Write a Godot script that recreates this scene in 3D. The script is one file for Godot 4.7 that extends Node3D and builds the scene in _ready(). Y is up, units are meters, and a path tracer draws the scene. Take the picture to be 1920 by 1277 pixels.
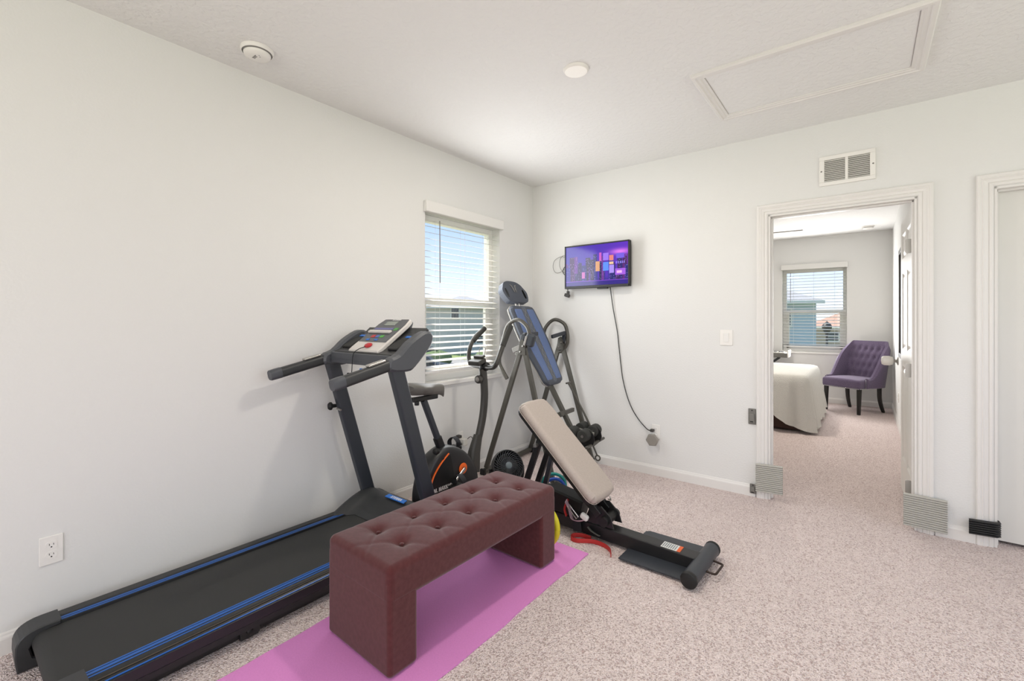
extends Node3D
# A spare room used as a home gym. x runs along the back wall, z towards the viewer, y up; the room's far corner is the origin.

const CEIL := 2.6

# ---------------------------------------------------------------- mesh builder
class MB:
	var v := PackedVector3Array()
	var n := PackedVector3Array()
	var uv := PackedVector2Array()
	var idx := PackedInt32Array()

	func vert(p: Vector3, nn: Vector3, t := Vector2.ZERO) -> int:
		v.append(p)
		n.append(nn)
		uv.append(t)
		return v.size() - 1

	func quad(a: Vector3, b: Vector3, c: Vector3, d: Vector3) -> void:
		# a, b, c, d run clockwise seen from outside; flat
		var nn := (c - a).cross(b - a).normalized()
		if nn == Vector3.ZERO:
			nn = (d - a).cross(c - a).normalized()
		var i := v.size()
		vert(a, nn, Vector2(0, 0)); vert(b, nn, Vector2(1, 0)); vert(c, nn, Vector2(1, 1)); vert(d, nn, Vector2(0, 1))
		idx.append_array([i, i + 1, i + 2, i, i + 2, i + 3])

	func tri(a: Vector3, b: Vector3, c: Vector3) -> void:
		var nn := (c - a).cross(b - a).normalized()
		var i := v.size()
		vert(a, nn); vert(b, nn); vert(c, nn)
		idx.append_array([i, i + 1, i + 2])

	# rows of points; smooth; closed in the second direction when wrap
	func grid(rows: Array, wrap := false, flip := false) -> void:
		var h := rows.size()
		var w: int = rows[0].size()
		var base := v.size()
		var acc := PackedVector3Array()
		acc.resize(h * w)
		var ww := w if wrap else w - 1
		var tris := PackedInt32Array()
		for r in h - 1:
			for c in ww:
				var c2 := (c + 1) % w
				var q := [r * w + c, r * w + c2, (r + 1) * w + c2, (r + 1) * w + c]
				if flip:
					q.reverse()
				tris.append_array([q[0], q[1], q[2], q[0], q[2], q[3]])
		var pts := PackedVector3Array()
		for r in h:
			for c in w:
				pts.append(rows[r][c])
		for k in range(0, tris.size(), 3):
			var a := pts[tris[k]]
			var nn := (pts[tris[k + 2]] - a).cross(pts[tris[k + 1]] - a)
			acc[tris[k]] += nn
			acc[tris[k + 1]] += nn
			acc[tris[k + 2]] += nn
		for r in h:
			for c in w:
				vert(pts[r * w + c], acc[r * w + c].normalized(), Vector2(float(c) / max(1, ww), float(r) / max(1, h - 1)))
		for t in tris:
			idx.append(base + t)

	func fan(pts: Array, flip := false) -> void:
		var m := Vector3.ZERO
		for p in pts:
			m += p
		m /= pts.size()
		var nn := Vector3.ZERO
		for k in pts.size():
			nn += (pts[(k + 1) % pts.size()] - m).cross(pts[k] - m)
		nn = nn.normalized() * (-1.0 if flip else 1.0)
		var i := vert(m, nn)
		for p in pts:
			vert(p, nn)
		for k in pts.size():
			var a := i + 1 + k
			var b := i + 1 + (k + 1) % pts.size()
			idx.append_array([i, b, a] if flip else [i, a, b])

	# box with rounded (r > 0) edges; seg steps in the rounding; div extra cuts along each axis
	func box(c: Vector3, s: Vector3, r := 0.0, bas := Basis(), seg := 1, div := Vector3i(1, 1, 1)) -> void:
		var h := s * 0.5
		if r <= 0.0:
			var p := []
			for k in 8:
				p.append(c + bas * Vector3(h.x * (1 if k & 1 else -1), h.y * (1 if k & 2 else -1), h.z * (1 if k & 4 else -1)))
			for f in [[4, 6, 7, 5], [1, 3, 2, 0], [5, 7, 3, 1], [0, 2, 6, 4], [6, 2, 3, 7], [0, 4, 5, 1]]:
				quad(p[f[0]], p[f[1]], p[f[2]], p[f[3]])
			return
		r = minf(r, minf(h.x, minf(h.y, h.z)) * 0.999)
		var inner := h - Vector3(r, r, r)
		for ax in 3:
			var u := (ax + 1) % 3
			var w := (ax + 2) % 3
			for sgn in [-1.0, 1.0]:
				var us := _cuts(h[u], r, seg, div[u])
				var ws := _cuts(h[w], r, seg, div[w])
				var base := v.size()
				for a in us:
					for b in ws:
						var p := Vector3.ZERO
						p[ax] = h[ax] * sgn
						p[u] = a
						p[w] = b
						var q := p.clamp(-inner, inner)
						var d := (p - q).normalized()
						vert(c + bas * (q + d * r), (bas * d).normalized(), Vector2(a, b))
				var m := ws.size()
				for i in us.size() - 1:
					for j in m - 1:
						var q0 := base + i * m + j
						var q1 := q0 + 1
						var q2 := q0 + m + 1
						var q3 := q0 + m
						if sgn > 0:
							idx.append_array([q0, q1, q2, q0, q2, q3])
						else:
							idx.append_array([q0, q2, q1, q0, q3, q2])

	func _cuts(h: float, r: float, seg: int, div: int) -> Array:
		var o := []
		for k in seg:
			o.append(-h + r * (1.0 - tan((1.0 - float(k) / seg) * PI / 4)))
		var lo := -h + r
		var hi := h - r
		for k in div + 1:
			o.append(lerpf(lo, hi, float(k) / div))
		for k in seg:
			o.append(h - r * (1.0 - tan((float(k + 1) / seg) * PI / 4)))
		return o

	# a closed or open loop of 2-D points swept along a path; up gives the profile's y
	func sweep(path: Array, profile: Array, up := Vector3.UP, caps := true, scales := [], closed := false) -> void:
		var rows := []
		var np := path.size()
		var side := Vector3.ZERO
		for k in np:
			var t: Vector3
			if closed:
				t = (path[(k + 1) % np] - path[(k - 1 + np) % np]).normalized()
			elif k == 0:
				t = (path[1] - path[0]).normalized()
			elif k == np - 1:
				t = (path[k] - path[k - 1]).normalized()
			else:
				t = ((path[k + 1] - path[k]).normalized() + (path[k] - path[k - 1]).normalized()).normalized()
			if side == Vector3.ZERO:
				side = t.cross(up)
				if side.length() < 0.01:
					side = t.cross(Vector3(0.3, 0.2, 1))
			side = (side - t * side.dot(t)).normalized()
			var y := side.cross(t)
			var sc: float = scales[k] if scales.size() > k else 1.0
			var miter := 1.0
			var row := []
			for q in profile:
				row.append(path[k] + side * q.x * sc * miter + y * q.y * sc)
			rows.append(row)
		if closed:
			rows.append(rows[0])
		grid(rows, true)
		if caps and not closed:
			fan(rows[0], true)
			fan(rows[np - 1])

	func tube(path: Array, r: float, seg := 10, caps := true, scales := [], closed := false) -> void:
		var prof := []
		for k in seg:
			prof.append(Vector2(cos(TAU * k / seg), sin(TAU * k / seg)) * r)
		sweep(path, prof, Vector3.UP, caps, scales, closed)

	# rectangular tube with rounded corners from a to b
	func beam(a: Vector3, b: Vector3, w: float, h: float, r := 0.004, up := Vector3.UP) -> void:
		var d := b - a
		var z := d.normalized()
		var x := up.cross(z)
		if x.length() < 0.01:
			x = Vector3(0, 0, 1).cross(z)
		x = x.normalized()
		var y := z.cross(x)
		box((a + b) / 2, Vector3(w, h, d.length()), r, Basis(x, y, z))

	# profile of (radius, height) turned about the y axis of bas
	func lathe(prof: Array, o: Vector3, bas := Basis(), seg := 24, caps := true) -> void:
		var rows := []
		for q in prof:
			var row := []
			for k in seg:
				var a := TAU * k / seg
				row.append(o + bas * Vector3(cos(a) * q.x, q.y, sin(a) * q.x))
			rows.append(row)
		grid(rows, true, true)
		if caps:
			if prof[0].x > 0.0005:
				fan(rows[0])
			if prof[prof.size() - 1].x > 0.0005:
				fan(rows[rows.size() - 1], true)

	# flat outline extruded along the z of bas by d (centred), with small bevel
	func prism(poly: Array, o: Vector3, bas: Basis, d: float, bev := 0.0) -> void:
		var pv := PackedVector2Array(poly)
		if Geometry2D.is_polygon_clockwise(pv):
			pv.reverse()
		var np := pv.size()
		var insets := pv
		if bev > 0.0:
			var off := Geometry2D.offset_polygon(pv, -bev, Geometry2D.JOIN_MITER)
			if off.size() == 1 and off[0].size() == np:
				# match starting point
				var best := 0
				for k in np:
					if off[0][k].distance_to(pv[0]) < off[0][best].distance_to(pv[0]):
						best = k
				insets = PackedVector2Array()
				for k in np:
					insets.append(off[0][(best + k) % np])
				if Geometry2D.is_polygon_clockwise(insets):
					insets.reverse()
			else:
				bev = 0.0
		var tr := Geometry2D.triangulate_polygon(insets)
		for sgn in [-1.0, 1.0]:
			var nn: Vector3 = bas.z.normalized() * sgn
			var base := v.size()
			for q in insets:
				vert(o + bas * Vector3(q.x, q.y, sgn * d / 2), nn, q)
			for k in range(0, tr.size(), 3):
				var a := base + tr[k]
				var b := base + tr[k + 1]
				var c := base + tr[k + 2]
				var g := (v[c] - v[a]).cross(v[b] - v[a])
				if g.dot(nn) < 0:
					idx.append_array([a, c, b])
				else:
					idx.append_array([a, b, c])
		for k in np:
			var k2 := (k + 1) % np
			var lv := [[pv[k], -d / 2 + bev], [pv[k2], -d / 2 + bev], [pv[k2], d / 2 - bev], [pv[k], d / 2 - bev]]
			var w := []
			for q in lv:
				w.append(o + bas * Vector3(q[0].x, q[0].y, q[1]))
			quad(w[3], w[2], w[1], w[0])
			if bev > 0.0:
				for sgn in [-1.0, 1.0]:
					var e := [o + bas * Vector3(pv[k].x, pv[k].y, sgn * (d / 2 - bev)), o + bas * Vector3(pv[k2].x, pv[k2].y, sgn * (d / 2 - bev)), o + bas * Vector3(insets[k2].x, insets[k2].y, sgn * d / 2), o + bas * Vector3(insets[k].x, insets[k].y, sgn * d / 2)]
					if sgn > 0:
						quad(e[3], e[2], e[1], e[0])
					else:
						quad(e[0], e[1], e[2], e[3])

	func ball(c: Vector3, r: Vector3, bas := Basis(), seg := 16, rings := 10) -> void:
		var rows := []
		for i in rings + 1:
			var a := PI * i / rings
			var row := []
			for k in seg:
				var b := TAU * k / seg
				row.append(c + bas * Vector3(sin(a) * cos(b) * r.x, cos(a) * r.y, sin(a) * sin(b) * r.z))
			rows.append(row)
		grid(rows, true)

	# move every vertex by a function of its place, then weld the normals
	func deform(f: Callable) -> void:
		for k in v.size():
			v[k] = f.call(v[k])
		smooth()

	func smooth() -> void:
		var acc := {}
		for k in range(0, idx.size(), 3):
			var a := v[idx[k]]
			var nn := (v[idx[k + 2]] - a).cross(v[idx[k + 1]] - a)
			for j in 3:
				var key := Vector3i((v[idx[k + j]] * 20000.0).round())
				acc[key] = acc.get(key, Vector3.ZERO) + nn
		for k in v.size():
			var key := Vector3i((v[k] * 20000.0).round())
			if acc.has(key):
				n[k] = acc[key].normalized()

	func mesh() -> ArrayMesh:
		var a := []
		a.resize(Mesh.ARRAY_MAX)
		a[Mesh.ARRAY_VERTEX] = v
		a[Mesh.ARRAY_NORMAL] = n
		a[Mesh.ARRAY_TEX_UV] = uv
		a[Mesh.ARRAY_INDEX] = idx
		var m := ArrayMesh.new()
		m.add_surface_from_arrays(Mesh.PRIMITIVE_TRIANGLES, a)
		return m

# ---------------------------------------------------------------- scene helpers
var M := {}
var taken := {}

func numbered(called: String) -> String:
	if not taken.has(called):
		taken[called] = 0
		return called
	taken[called] += 1
	return "%s_%03d" % [called, taken[called]]

func tag(o: Node3D, label: String, category: String, group := "", kind := "") -> Node3D:
	if label:
		o.set_meta("label", label)
	if category:
		o.set_meta("category", category)
	if group:
		o.set_meta("group", group)
	if kind:
		o.set_meta("kind", kind)
	return o

# a thing: a node at the thing's base; its parts are built in room coordinates
func thing(called: String, at: Vector3, label: String, category: String, group := "") -> Node3D:
	var o := Node3D.new()
	o.name = numbered(called)
	add_child(o)
	o.position = at
	return tag(o, label, category, group)

# a part under a thing, or a sub-part under a part
func part(called: String, b, material: Material, parent: Node3D, label := "") -> MeshInstance3D:
	var o := MeshInstance3D.new()
	o.name = called
	o.mesh = b.mesh() if b is MB else b
	o.material_override = null
	if o.mesh is ArrayMesh and o.mesh.get_surface_count() and o.mesh.surface_get_material(0) == null:
		o.mesh.surface_set_material(0, material)
	else:
		o.material_override = material
	parent.add_child(o, true)
	if parent.get_parent() == self and not parent is MeshInstance3D and not local_built.has(parent):
		o.position = -parent.position
	if label:
		o.set_meta("label", label)
	return o

# a thing that is one mesh, built in room coordinates
func single(called: String, b: MB, material: Material, label: String, category: String, group := "") -> MeshInstance3D:
	var o := MeshInstance3D.new()
	o.name = numbered(called)
	o.mesh = b.mesh()
	o.mesh.surface_set_material(0, material)
	add_child(o)
	tag(o, label, category, group)
	return o

func struct(called: String, b: MB, material: Material, label := "", category := "") -> MeshInstance3D:
	var o := single(called, b, material, label, category)
	o.set_meta("kind", "structure")
	return o

func v3(a: float, b: float, c: float) -> Vector3:
	return Vector3(a, b, c)

# Catmull-Rom through points
func curve(pts: Array, steps := 6, closed := false) -> Array:
	var out := []
	var m := pts.size()
	var last := m if closed else m - 1
	for k in last:
		var p0 = pts[(k - 1 + m) % m] if closed or k > 0 else pts[0]
		var p1 = pts[k]
		var p2 = pts[(k + 1) % m]
		var p3 = pts[(k + 2) % m] if closed or k + 2 < m else pts[m - 1]
		for s in steps:
			var t := float(s) / steps
			out.append(0.5 * ((2.0 * p1) + (p2 - p0) * t + (2.0 * p0 - 5.0 * p1 + 4.0 * p2 - p3) * t * t + (3.0 * p1 - p0 - 3.0 * p2 + p3) * t * t * t))
	if not closed:
		out.append(pts[m - 1])
	return out

func round_rect(w: float, h: float, r: float, seg := 4) -> Array:
	var o := []
	for c in [[1, 1, 0], [-1, 1, 90], [-1, -1, 180], [1, -1, 270]]:
		for k in seg + 1:
			var a := deg_to_rad(c[2] + 90.0 * k / seg)
			o.append(Vector2(c[0] * (w / 2 - r) + cos(a) * r, c[1] * (h / 2 - r) + sin(a) * r))
	return o

func regular(nn: int, r: float, turn := 0.0) -> Array:
	var o := []
	for k in nn:
		o.append(Vector2(cos(TAU * k / nn + turn), sin(TAU * k / nn + turn)) * r)
	return o

# ---------------------------------------------------------------- materials
func mat(called: String, c: Color, rough := 0.6, metal := 0.0) -> StandardMaterial3D:
	var m := StandardMaterial3D.new()
	m.resource_name = called
	m.albedo_color = c
	m.roughness = rough
	m.metallic = metal
	m.cull_mode = BaseMaterial3D.CULL_DISABLED
	M[called] = m
	return m

func noise_tex(sz: int, freq: float, sd: int, lo: Color, hi: Color, oct := 4, kind := FastNoiseLite.TYPE_SIMPLEX_SMOOTH, at_lo := 0.0, at_hi := 1.0) -> NoiseTexture2D:
	var nz := FastNoiseLite.new()
	nz.seed = sd
	nz.noise_type = kind
	nz.frequency = freq
	nz.fractal_octaves = oct
	var t := NoiseTexture2D.new()
	t.width = sz
	t.height = sz
	t.seamless = true
	t.noise = nz
	var g := Gradient.new()
	g.offsets = PackedFloat32Array([at_lo, at_hi])
	g.colors = PackedColorArray([lo, hi])
	t.color_ramp = g
	return t

func triplanar(m: StandardMaterial3D, scale: float) -> void:
	m.uv1_triplanar = true
	m.uv1_world_triplanar = true
	m.uv1_scale = Vector3(scale, scale, scale)

# cut-pile carpet: thousands of overlapping tufts, each with its own tone, on a tile that repeats
func carpet_maps() -> Array:
	var S := 1024
	var rng := RandomNumberGenerator.new()
	rng.seed = 9
	var hgt := PackedByteArray()
	hgt.resize(S * S)
	hgt.fill(0)
	var tone := PackedByteArray()
	tone.resize(S * S)
	tone.fill(60)
	for k in 60000:
		var cx := rng.randi() % S
		var cy := rng.randi() % S
		var a := rng.randf() * TAU
		var ca := cos(a)
		var sa := sin(a)
		var rl := rng.randf_range(3.8, 7.2)
		var rw := rng.randf_range(1.9, 3.0)
		var t := 190 + int(rng.randfn(0.0, 24.0))
		if rng.randf() < 0.07:
			t -= 65
		var top := rng.randf_range(0.55, 1.0) * 255.0
		var R := int(ceil(rl))
		for dy in range(-R, R + 1):
			for dx in range(-R, R + 1):
				var u := (dx * ca + dy * sa) / rl
				var w := (-dx * sa + dy * ca) / rw
				var q := u * u + w * w
				if q < 1.0:
					var i := ((cy + dy) & (S - 1)) * S + ((cx + dx) & (S - 1))
					var hh := int(top * (1.0 - q * 0.7))
					if hh > hgt[i]:
						hgt[i] = hh
						tone[i] = clampi(t, 0, 255)
	var lo := Color(0.72, 0.62, 0.6)
	var hi := Color(1.0, 0.95, 0.935)
	var data := PackedByteArray()
	data.resize(S * S * 3)
	for i in S * S:
		var f := tone[i] / 255.0
		data[i * 3] = int(lerpf(lo.r, hi.r, f) * 255)
		data[i * 3 + 1] = int(lerpf(lo.g, hi.g, f) * 255)
		data[i * 3 + 2] = int(lerpf(lo.b, hi.b, f) * 255)
	var col := Image.create_from_data(S, S, false, Image.FORMAT_RGB8, data)
	var him := Image.create_from_data(S, S, false, Image.FORMAT_L8, hgt)
	return [ImageTexture.create_from_image(col), ImageTexture.create_from_image(him)]

func make_materials() -> void:
	# painted surfaces: flat off-white with the faint orange-peel of rolled paint
	var peel := noise_tex(512, 0.06, 11, Color(0, 0, 0), Color(1, 1, 1), 3)
	var w := mat("wall_paint", Color(0.89, 0.888, 0.878), 0.75)
	w.heightmap_enabled = true
	w.heightmap_texture = peel
	w.heightmap_scale = 0.05
	triplanar(w, 2.2)
	var knock := noise_tex(512, 0.025, 21, Color(0, 0, 0), Color(1, 1, 1), 4, FastNoiseLite.TYPE_SIMPLEX_SMOOTH, 0.35, 0.62)
	var c := mat("ceiling_paint", Color(0.92, 0.917, 0.908), 0.85)
	c.heightmap_enabled = true
	c.heightmap_texture = knock
	c.heightmap_scale = 0.12
	triplanar(c, 1.6)
	mat("trim_paint", Color(0.9, 0.89, 0.875), 0.35)
	mat("door_paint", Color(0.87, 0.865, 0.845), 0.4)
	var bw := mat("blind_white", Color(0.93, 0.925, 0.91), 0.45)
	bw.backlight_enabled = true
	bw.backlight = Color(0.35, 0.34, 0.33)
	mat("vinyl_white", Color(0.93, 0.925, 0.91), 0.4)
	mat("plate_white", Color(0.93, 0.92, 0.9), 0.35)
	mat("slot_dark", Color(0.12, 0.11, 0.1), 0.6)
	mat("vent_shade_grey", Color(0.5, 0.49, 0.47), 0.7)  # painted shade for vent gaps, slots and duct; also the small alarm buttons
	var g := mat("glass", Color(0.96, 0.98, 0.98, 0.04), 0.02)
	g.transparency = BaseMaterial3D.TRANSPARENCY_ALPHA

	# carpet: cut pile, rosy beige flecked with darker tufts
	var cp := mat("carpet", Color(1, 1, 1), 0.95)
	var maps := carpet_maps()
	cp.albedo_texture = maps[0]
	cp.heightmap_enabled = true
	cp.heightmap_texture = maps[1]
	cp.heightmap_scale = 0.7
	cp.specular_mode = BaseMaterial3D.SPECULAR_DISABLED
	triplanar(cp, 1.0)

	# gym equipment
	mat("black_plastic", Color(0.13, 0.13, 0.135), 0.42)
	mat("dark_plastic", Color(0.19, 0.195, 0.2), 0.45)
	mat("charcoal_paint", Color(0.2, 0.215, 0.24), 0.42)
	mat("black_paint", Color(0.1, 0.1, 0.105), 0.4)
	mat("deep_black", Color(0.05, 0.05, 0.05), 0.55)
	mat("console_grey", Color(0.29, 0.3, 0.32), 0.45)
	mat("console_face", Color(0.3, 0.31, 0.33), 0.3)
	mat("console_white", Color(0.84, 0.82, 0.8), 0.35)
	mat("rail_blue", Color(0.1, 0.36, 0.68), 0.35)
	mat("badge_blue", Color(0.08, 0.42, 0.78), 0.4)
	mat("line_brown", Color(0.34, 0.3, 0.25), 0.5)
	mat("lcd", Color(0.55, 0.58, 0.55), 0.2)
	mat("key_red", Color(0.72, 0.14, 0.17), 0.4)
	mat("key_green", Color(0.3, 0.62, 0.25), 0.4)
	mat("key_blue", Color(0.3, 0.42, 0.7), 0.4)
	mat("key_violet", Color(0.42, 0.42, 0.62), 0.4)
	mat("white_print", Color(0.88, 0.88, 0.87), 0.5)
	mat("grey_print", Color(0.42, 0.46, 0.48), 0.5)
	var belt := mat("belt_rubber", Color(1, 1, 1), 0.7)
	belt.albedo_texture = noise_tex(512, 0.2, 31, Color(0.15, 0.152, 0.15), Color(0.21, 0.21, 0.207), 3)
	belt.heightmap_enabled = true
	belt.heightmap_texture = noise_tex(512, 0.25, 33, Color(0, 0, 0), Color(1, 1, 1), 2)
	belt.heightmap_scale = 0.04
	triplanar(belt, 4.0)
	mat("tube_grey", Color(0.32, 0.31, 0.285), 0.38, 0.3)
	mat("tube_dark", Color(0.24, 0.235, 0.22), 0.42, 0.2)
	mat("foam_black", Color(0.2, 0.2, 0.19), 0.85)
	mat("steel", Color(0.72, 0.71, 0.69), 0.3, 0.9)
	mat("hinge_steel", Color(0.68, 0.67, 0.65), 0.4, 0.6)
	mat("chrome", Color(0.8, 0.8, 0.8), 0.15, 1.0)
	mat("orange", Color(0.93, 0.4, 0.1), 0.4)
	mat("seat_grey", Color(0.42, 0.41, 0.39), 0.6)
	var pad := mat("pad_blue", Color(1, 1, 1), 0.6)
	pad.albedo_texture = noise_tex(256, 0.1, 41, Color(0.33, 0.41, 0.57), Color(0.4, 0.47, 0.63), 3)
	triplanar(pad, 5.0)
	mat("pad_border", Color(0.27, 0.29, 0.33), 0.55)
	mat("pad_quilt", Color(0.36, 0.38, 0.42), 0.6)
	mat("stitch", Color(0.55, 0.55, 0.52), 0.7)
	var lb := mat("bench_leather", Color(1, 1, 1), 0.5)
	lb.albedo_texture = noise_tex(512, 0.05, 43, Color(0.68, 0.63, 0.59), Color(0.735, 0.69, 0.655), 4)
	lb.heightmap_enabled = true
	lb.heightmap_texture = noise_tex(512, 0.12, 44, Color(0, 0, 0), Color(1, 1, 1), 3, FastNoiseLite.TYPE_CELLULAR)
	lb.heightmap_scale = 0.02
	triplanar(lb, 3.0)
	var vel := mat("plum_velvet", Color(1, 1, 1), 0.85)
	vel.albedo_texture = noise_tex(512, 0.03, 51, Color(0.315, 0.16, 0.16), Color(0.37, 0.205, 0.208), 5)
	vel.heightmap_enabled = true
	vel.heightmap_texture = noise_tex(512, 0.35, 52, Color(0, 0, 0), Color(1, 1, 1), 3)
	vel.heightmap_scale = 0.02
	vel.rim_enabled = true
	vel.rim = 0.65
	vel.rim_tint = 0.45
	vel.specular_mode = BaseMaterial3D.SPECULAR_DISABLED
	triplanar(vel, 2.5)
	var yoga := mat("yoga_foam", Color(1, 1, 1), 0.75)
	yoga.albedo_texture = noise_tex(512, 0.06, 53, Color(0.85, 0.53, 0.785), Color(0.89, 0.565, 0.825), 4)
	yoga.heightmap_enabled = true
	yoga.heightmap_texture = noise_tex(512, 0.3, 54, Color(0, 0, 0), Color(1, 1, 1), 2)
	yoga.heightmap_scale = 0.03
	triplanar(yoga, 4.0)
	mat("band_red", Color(0.72, 0.17, 0.16), 0.5)
	mat("band_teal", Color(0.05, 0.5, 0.47), 0.5)
	mat("band_blue", Color(0.05, 0.25, 0.62), 0.5)
	mat("band_yellow", Color(0.86, 0.82, 0.15), 0.5)
	mat("label_white", Color(0.85, 0.85, 0.84), 0.5)
	mat("label_orange", Color(0.88, 0.38, 0.16), 0.5)
	mat("strap_black", Color(0.11, 0.11, 0.13), 0.8)
	mat("strap_pink", Color(0.78, 0.66, 0.7), 0.8)
	mat("strap_white", Color(0.86, 0.85, 0.83), 0.7)
	mat("fabric_grey", Color(0.4, 0.4, 0.37), 0.8)
	mat("rust_wire", Color(0.2, 0.14, 0.11), 0.5, 0.3)
	mat("grey_rib", Color(0.72, 0.71, 0.68), 0.6)
	mat("bracket_grey", Color(0.47, 0.46, 0.44), 0.5)
	mat("hex_grey", Color(0.55, 0.53, 0.5), 0.5)
	mat("cable_dark", Color(0.2, 0.2, 0.19), 0.5)
	mat("cable_grey", Color(0.55, 0.54, 0.52), 0.5)
	mat("plug_dark", Color(0.24, 0.23, 0.22), 0.5)
	mat("adapter_white", Color(0.86, 0.85, 0.82), 0.4)
	# bedroom
	var cv := mat("chair_velvet", Color(1, 1, 1), 0.8)
	cv.albedo_texture = noise_tex(512, 0.04, 61, Color(0.345, 0.3, 0.385), Color(0.445, 0.395, 0.485), 4)
	cv.rim_enabled = true
	cv.rim = 0.5
	cv.rim_tint = 0.4
	cv.specular_mode = BaseMaterial3D.SPECULAR_DISABLED
	triplanar(cv, 3.0)
	mat("chair_leg", Color(0.13, 0.12, 0.11), 0.35)
	var q := mat("quilt_white", Color(0.83, 0.825, 0.8), 0.9)
	q.heightmap_enabled = true
	q.heightmap_texture = noise_tex(512, 0.05, 62, Color(0, 0, 0), Color(1, 1, 1), 3)
	q.heightmap_scale = 0.5
	triplanar(q, 3.0)
	mat("bed_brown", Color(0.26, 0.17, 0.14), 0.8)
	mat("mattress_white", Color(0.86, 0.85, 0.84), 0.8)
	mat("mirror", Color(0.8, 0.8, 0.8), 0.05, 1.0)
	mat("frame_dark", Color(0.2, 0.19, 0.18), 0.4)
	mat("fan_blade", Color(0.66, 0.65, 0.62), 0.5)
	mat("piano_grey", Color(0.42, 0.41, 0.39), 0.5)
	mat("piano_white", Color(0.88, 0.87, 0.84), 0.3)
	# outdoors
	var lawn := mat("lawn", Color(1, 1, 1), 0.95)
	lawn.albedo_texture = noise_tex(512, 0.03, 71, Color(0.43, 0.5, 0.27), Color(0.58, 0.64, 0.4), 5)
	triplanar(lawn, 0.15)
	mat("road", Color(0.6, 0.59, 0.57), 0.9)
	mat("paver", Color(0.74, 0.62, 0.57), 0.9)
	mat("walk", Color(0.78, 0.77, 0.74), 0.9)
	mat("house_grey", Color(0.75, 0.73, 0.7), 0.85)
	mat("house_blue", Color(0.68, 0.73, 0.78), 0.85)
	mat("house_beige", Color(0.7, 0.62, 0.55), 0.85)
	mat("house_white", Color(0.86, 0.85, 0.83), 0.8)
	mat("roof_grey", Color(0.66, 0.66, 0.66), 0.9)
	mat("roof_clay", Color(0.74, 0.58, 0.5), 0.9)
	mat("house_glass", Color(0.2, 0.24, 0.28), 0.1)
	mat("leaf", Color(0.33, 0.42, 0.22), 0.9)
	mat("bark", Color(0.35, 0.29, 0.24), 0.9)
	mat("car_dark", Color(0.14, 0.17, 0.23), 0.25)
	mat("car_red", Color(0.5, 0.13, 0.12), 0.25)
	mat("car_white", Color(0.9, 0.9, 0.9), 0.25)
	mat("tyre", Color(0.08, 0.08, 0.08), 0.8)
	mat("lamp_black", Color(0.1, 0.1, 0.1), 0.5)

var local_built := {}

func local_thing(called: String, at: Vector3, turn: float, label: String, category: String, group := "") -> Node3D:
	var o := thing(called, at, label, category, group)
	o.rotation.y = turn
	local_built[o] = true
	return o

func add_area(called: String, at: Vector3, towards: Vector3, sx: float, sy: float, energy: float, col := Color(1, 1, 1)) -> AreaLight3D:
	var l := AreaLight3D.new()
	l.name = called
	l.area_size = Vector2(sx, sy)
	l.light_energy = energy
	l.light_color = col
	l.shadow_enabled = true
	l.area_range = 30.0
	l.area_attenuation = 2.0
	add_child(l)
	l.look_at_from_position(at, at + towards, Vector3.UP if absf(towards.normalized().y) < 0.9 else Vector3(0, 0, 1))
	return l

# a wall slab between two corners with rectangular holes; u runs along the long side
func wall_slab(lo: Vector3, hi: Vector3, along: int, holes: Array) -> MB:
	var b := MB.new()
	var cuts := [lo[along], hi[along]]
	for h in holes:
		cuts.append(h[0])
		cuts.append(h[1])
	cuts.sort()
	for k in cuts.size() - 1:
		var a: float = cuts[k]
		var c: float = cuts[k + 1]
		if c - a < 0.0005:
			continue
		var mid := (a + c) / 2
		var spans := [[lo.y, hi.y]]
		for h in holes:
			if mid > h[0] and mid < h[1]:
				spans = []
				if h[2] > lo.y:
					spans.append([lo.y, h[2]])
				spans.append([h[3], hi.y])
		for s in spans:
			var p := lo
			var q := hi
			p[along] = a
			q[along] = c
			p.y = s[0]
			q.y = s[1]
			b.box((p + q) / 2, q - p)
	return b

func slab(lo: Vector3, hi: Vector3) -> MB:
	var b := MB.new()
	b.box((lo + hi) / 2, hi - lo)
	return b

const W1 := [0.52, 1.40, 0.80, 2.10]          # window in the left wall: z0 z1 y0 y1
const W2 := [1.54, 2.39, 0.78, 2.10]          # window in the bedroom: x0 x1 y0 y1
const D1 := [2.06, 2.855, 0.0, 2.03]          # doorway to the bedroom
const D2 := [3.18, 3.97, 0.0, 2.03]           # closet door
const ADDED_W3 := [0.7, 4.3, 0.5, 2.35]             # added, unseen opening behind the viewer for fill light
const ADDED_W4 := [0.85, 3.55, 0.8, 2.4]            # added, unseen opening in the right wall for fill light: z0 z1 y0 y1

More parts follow.
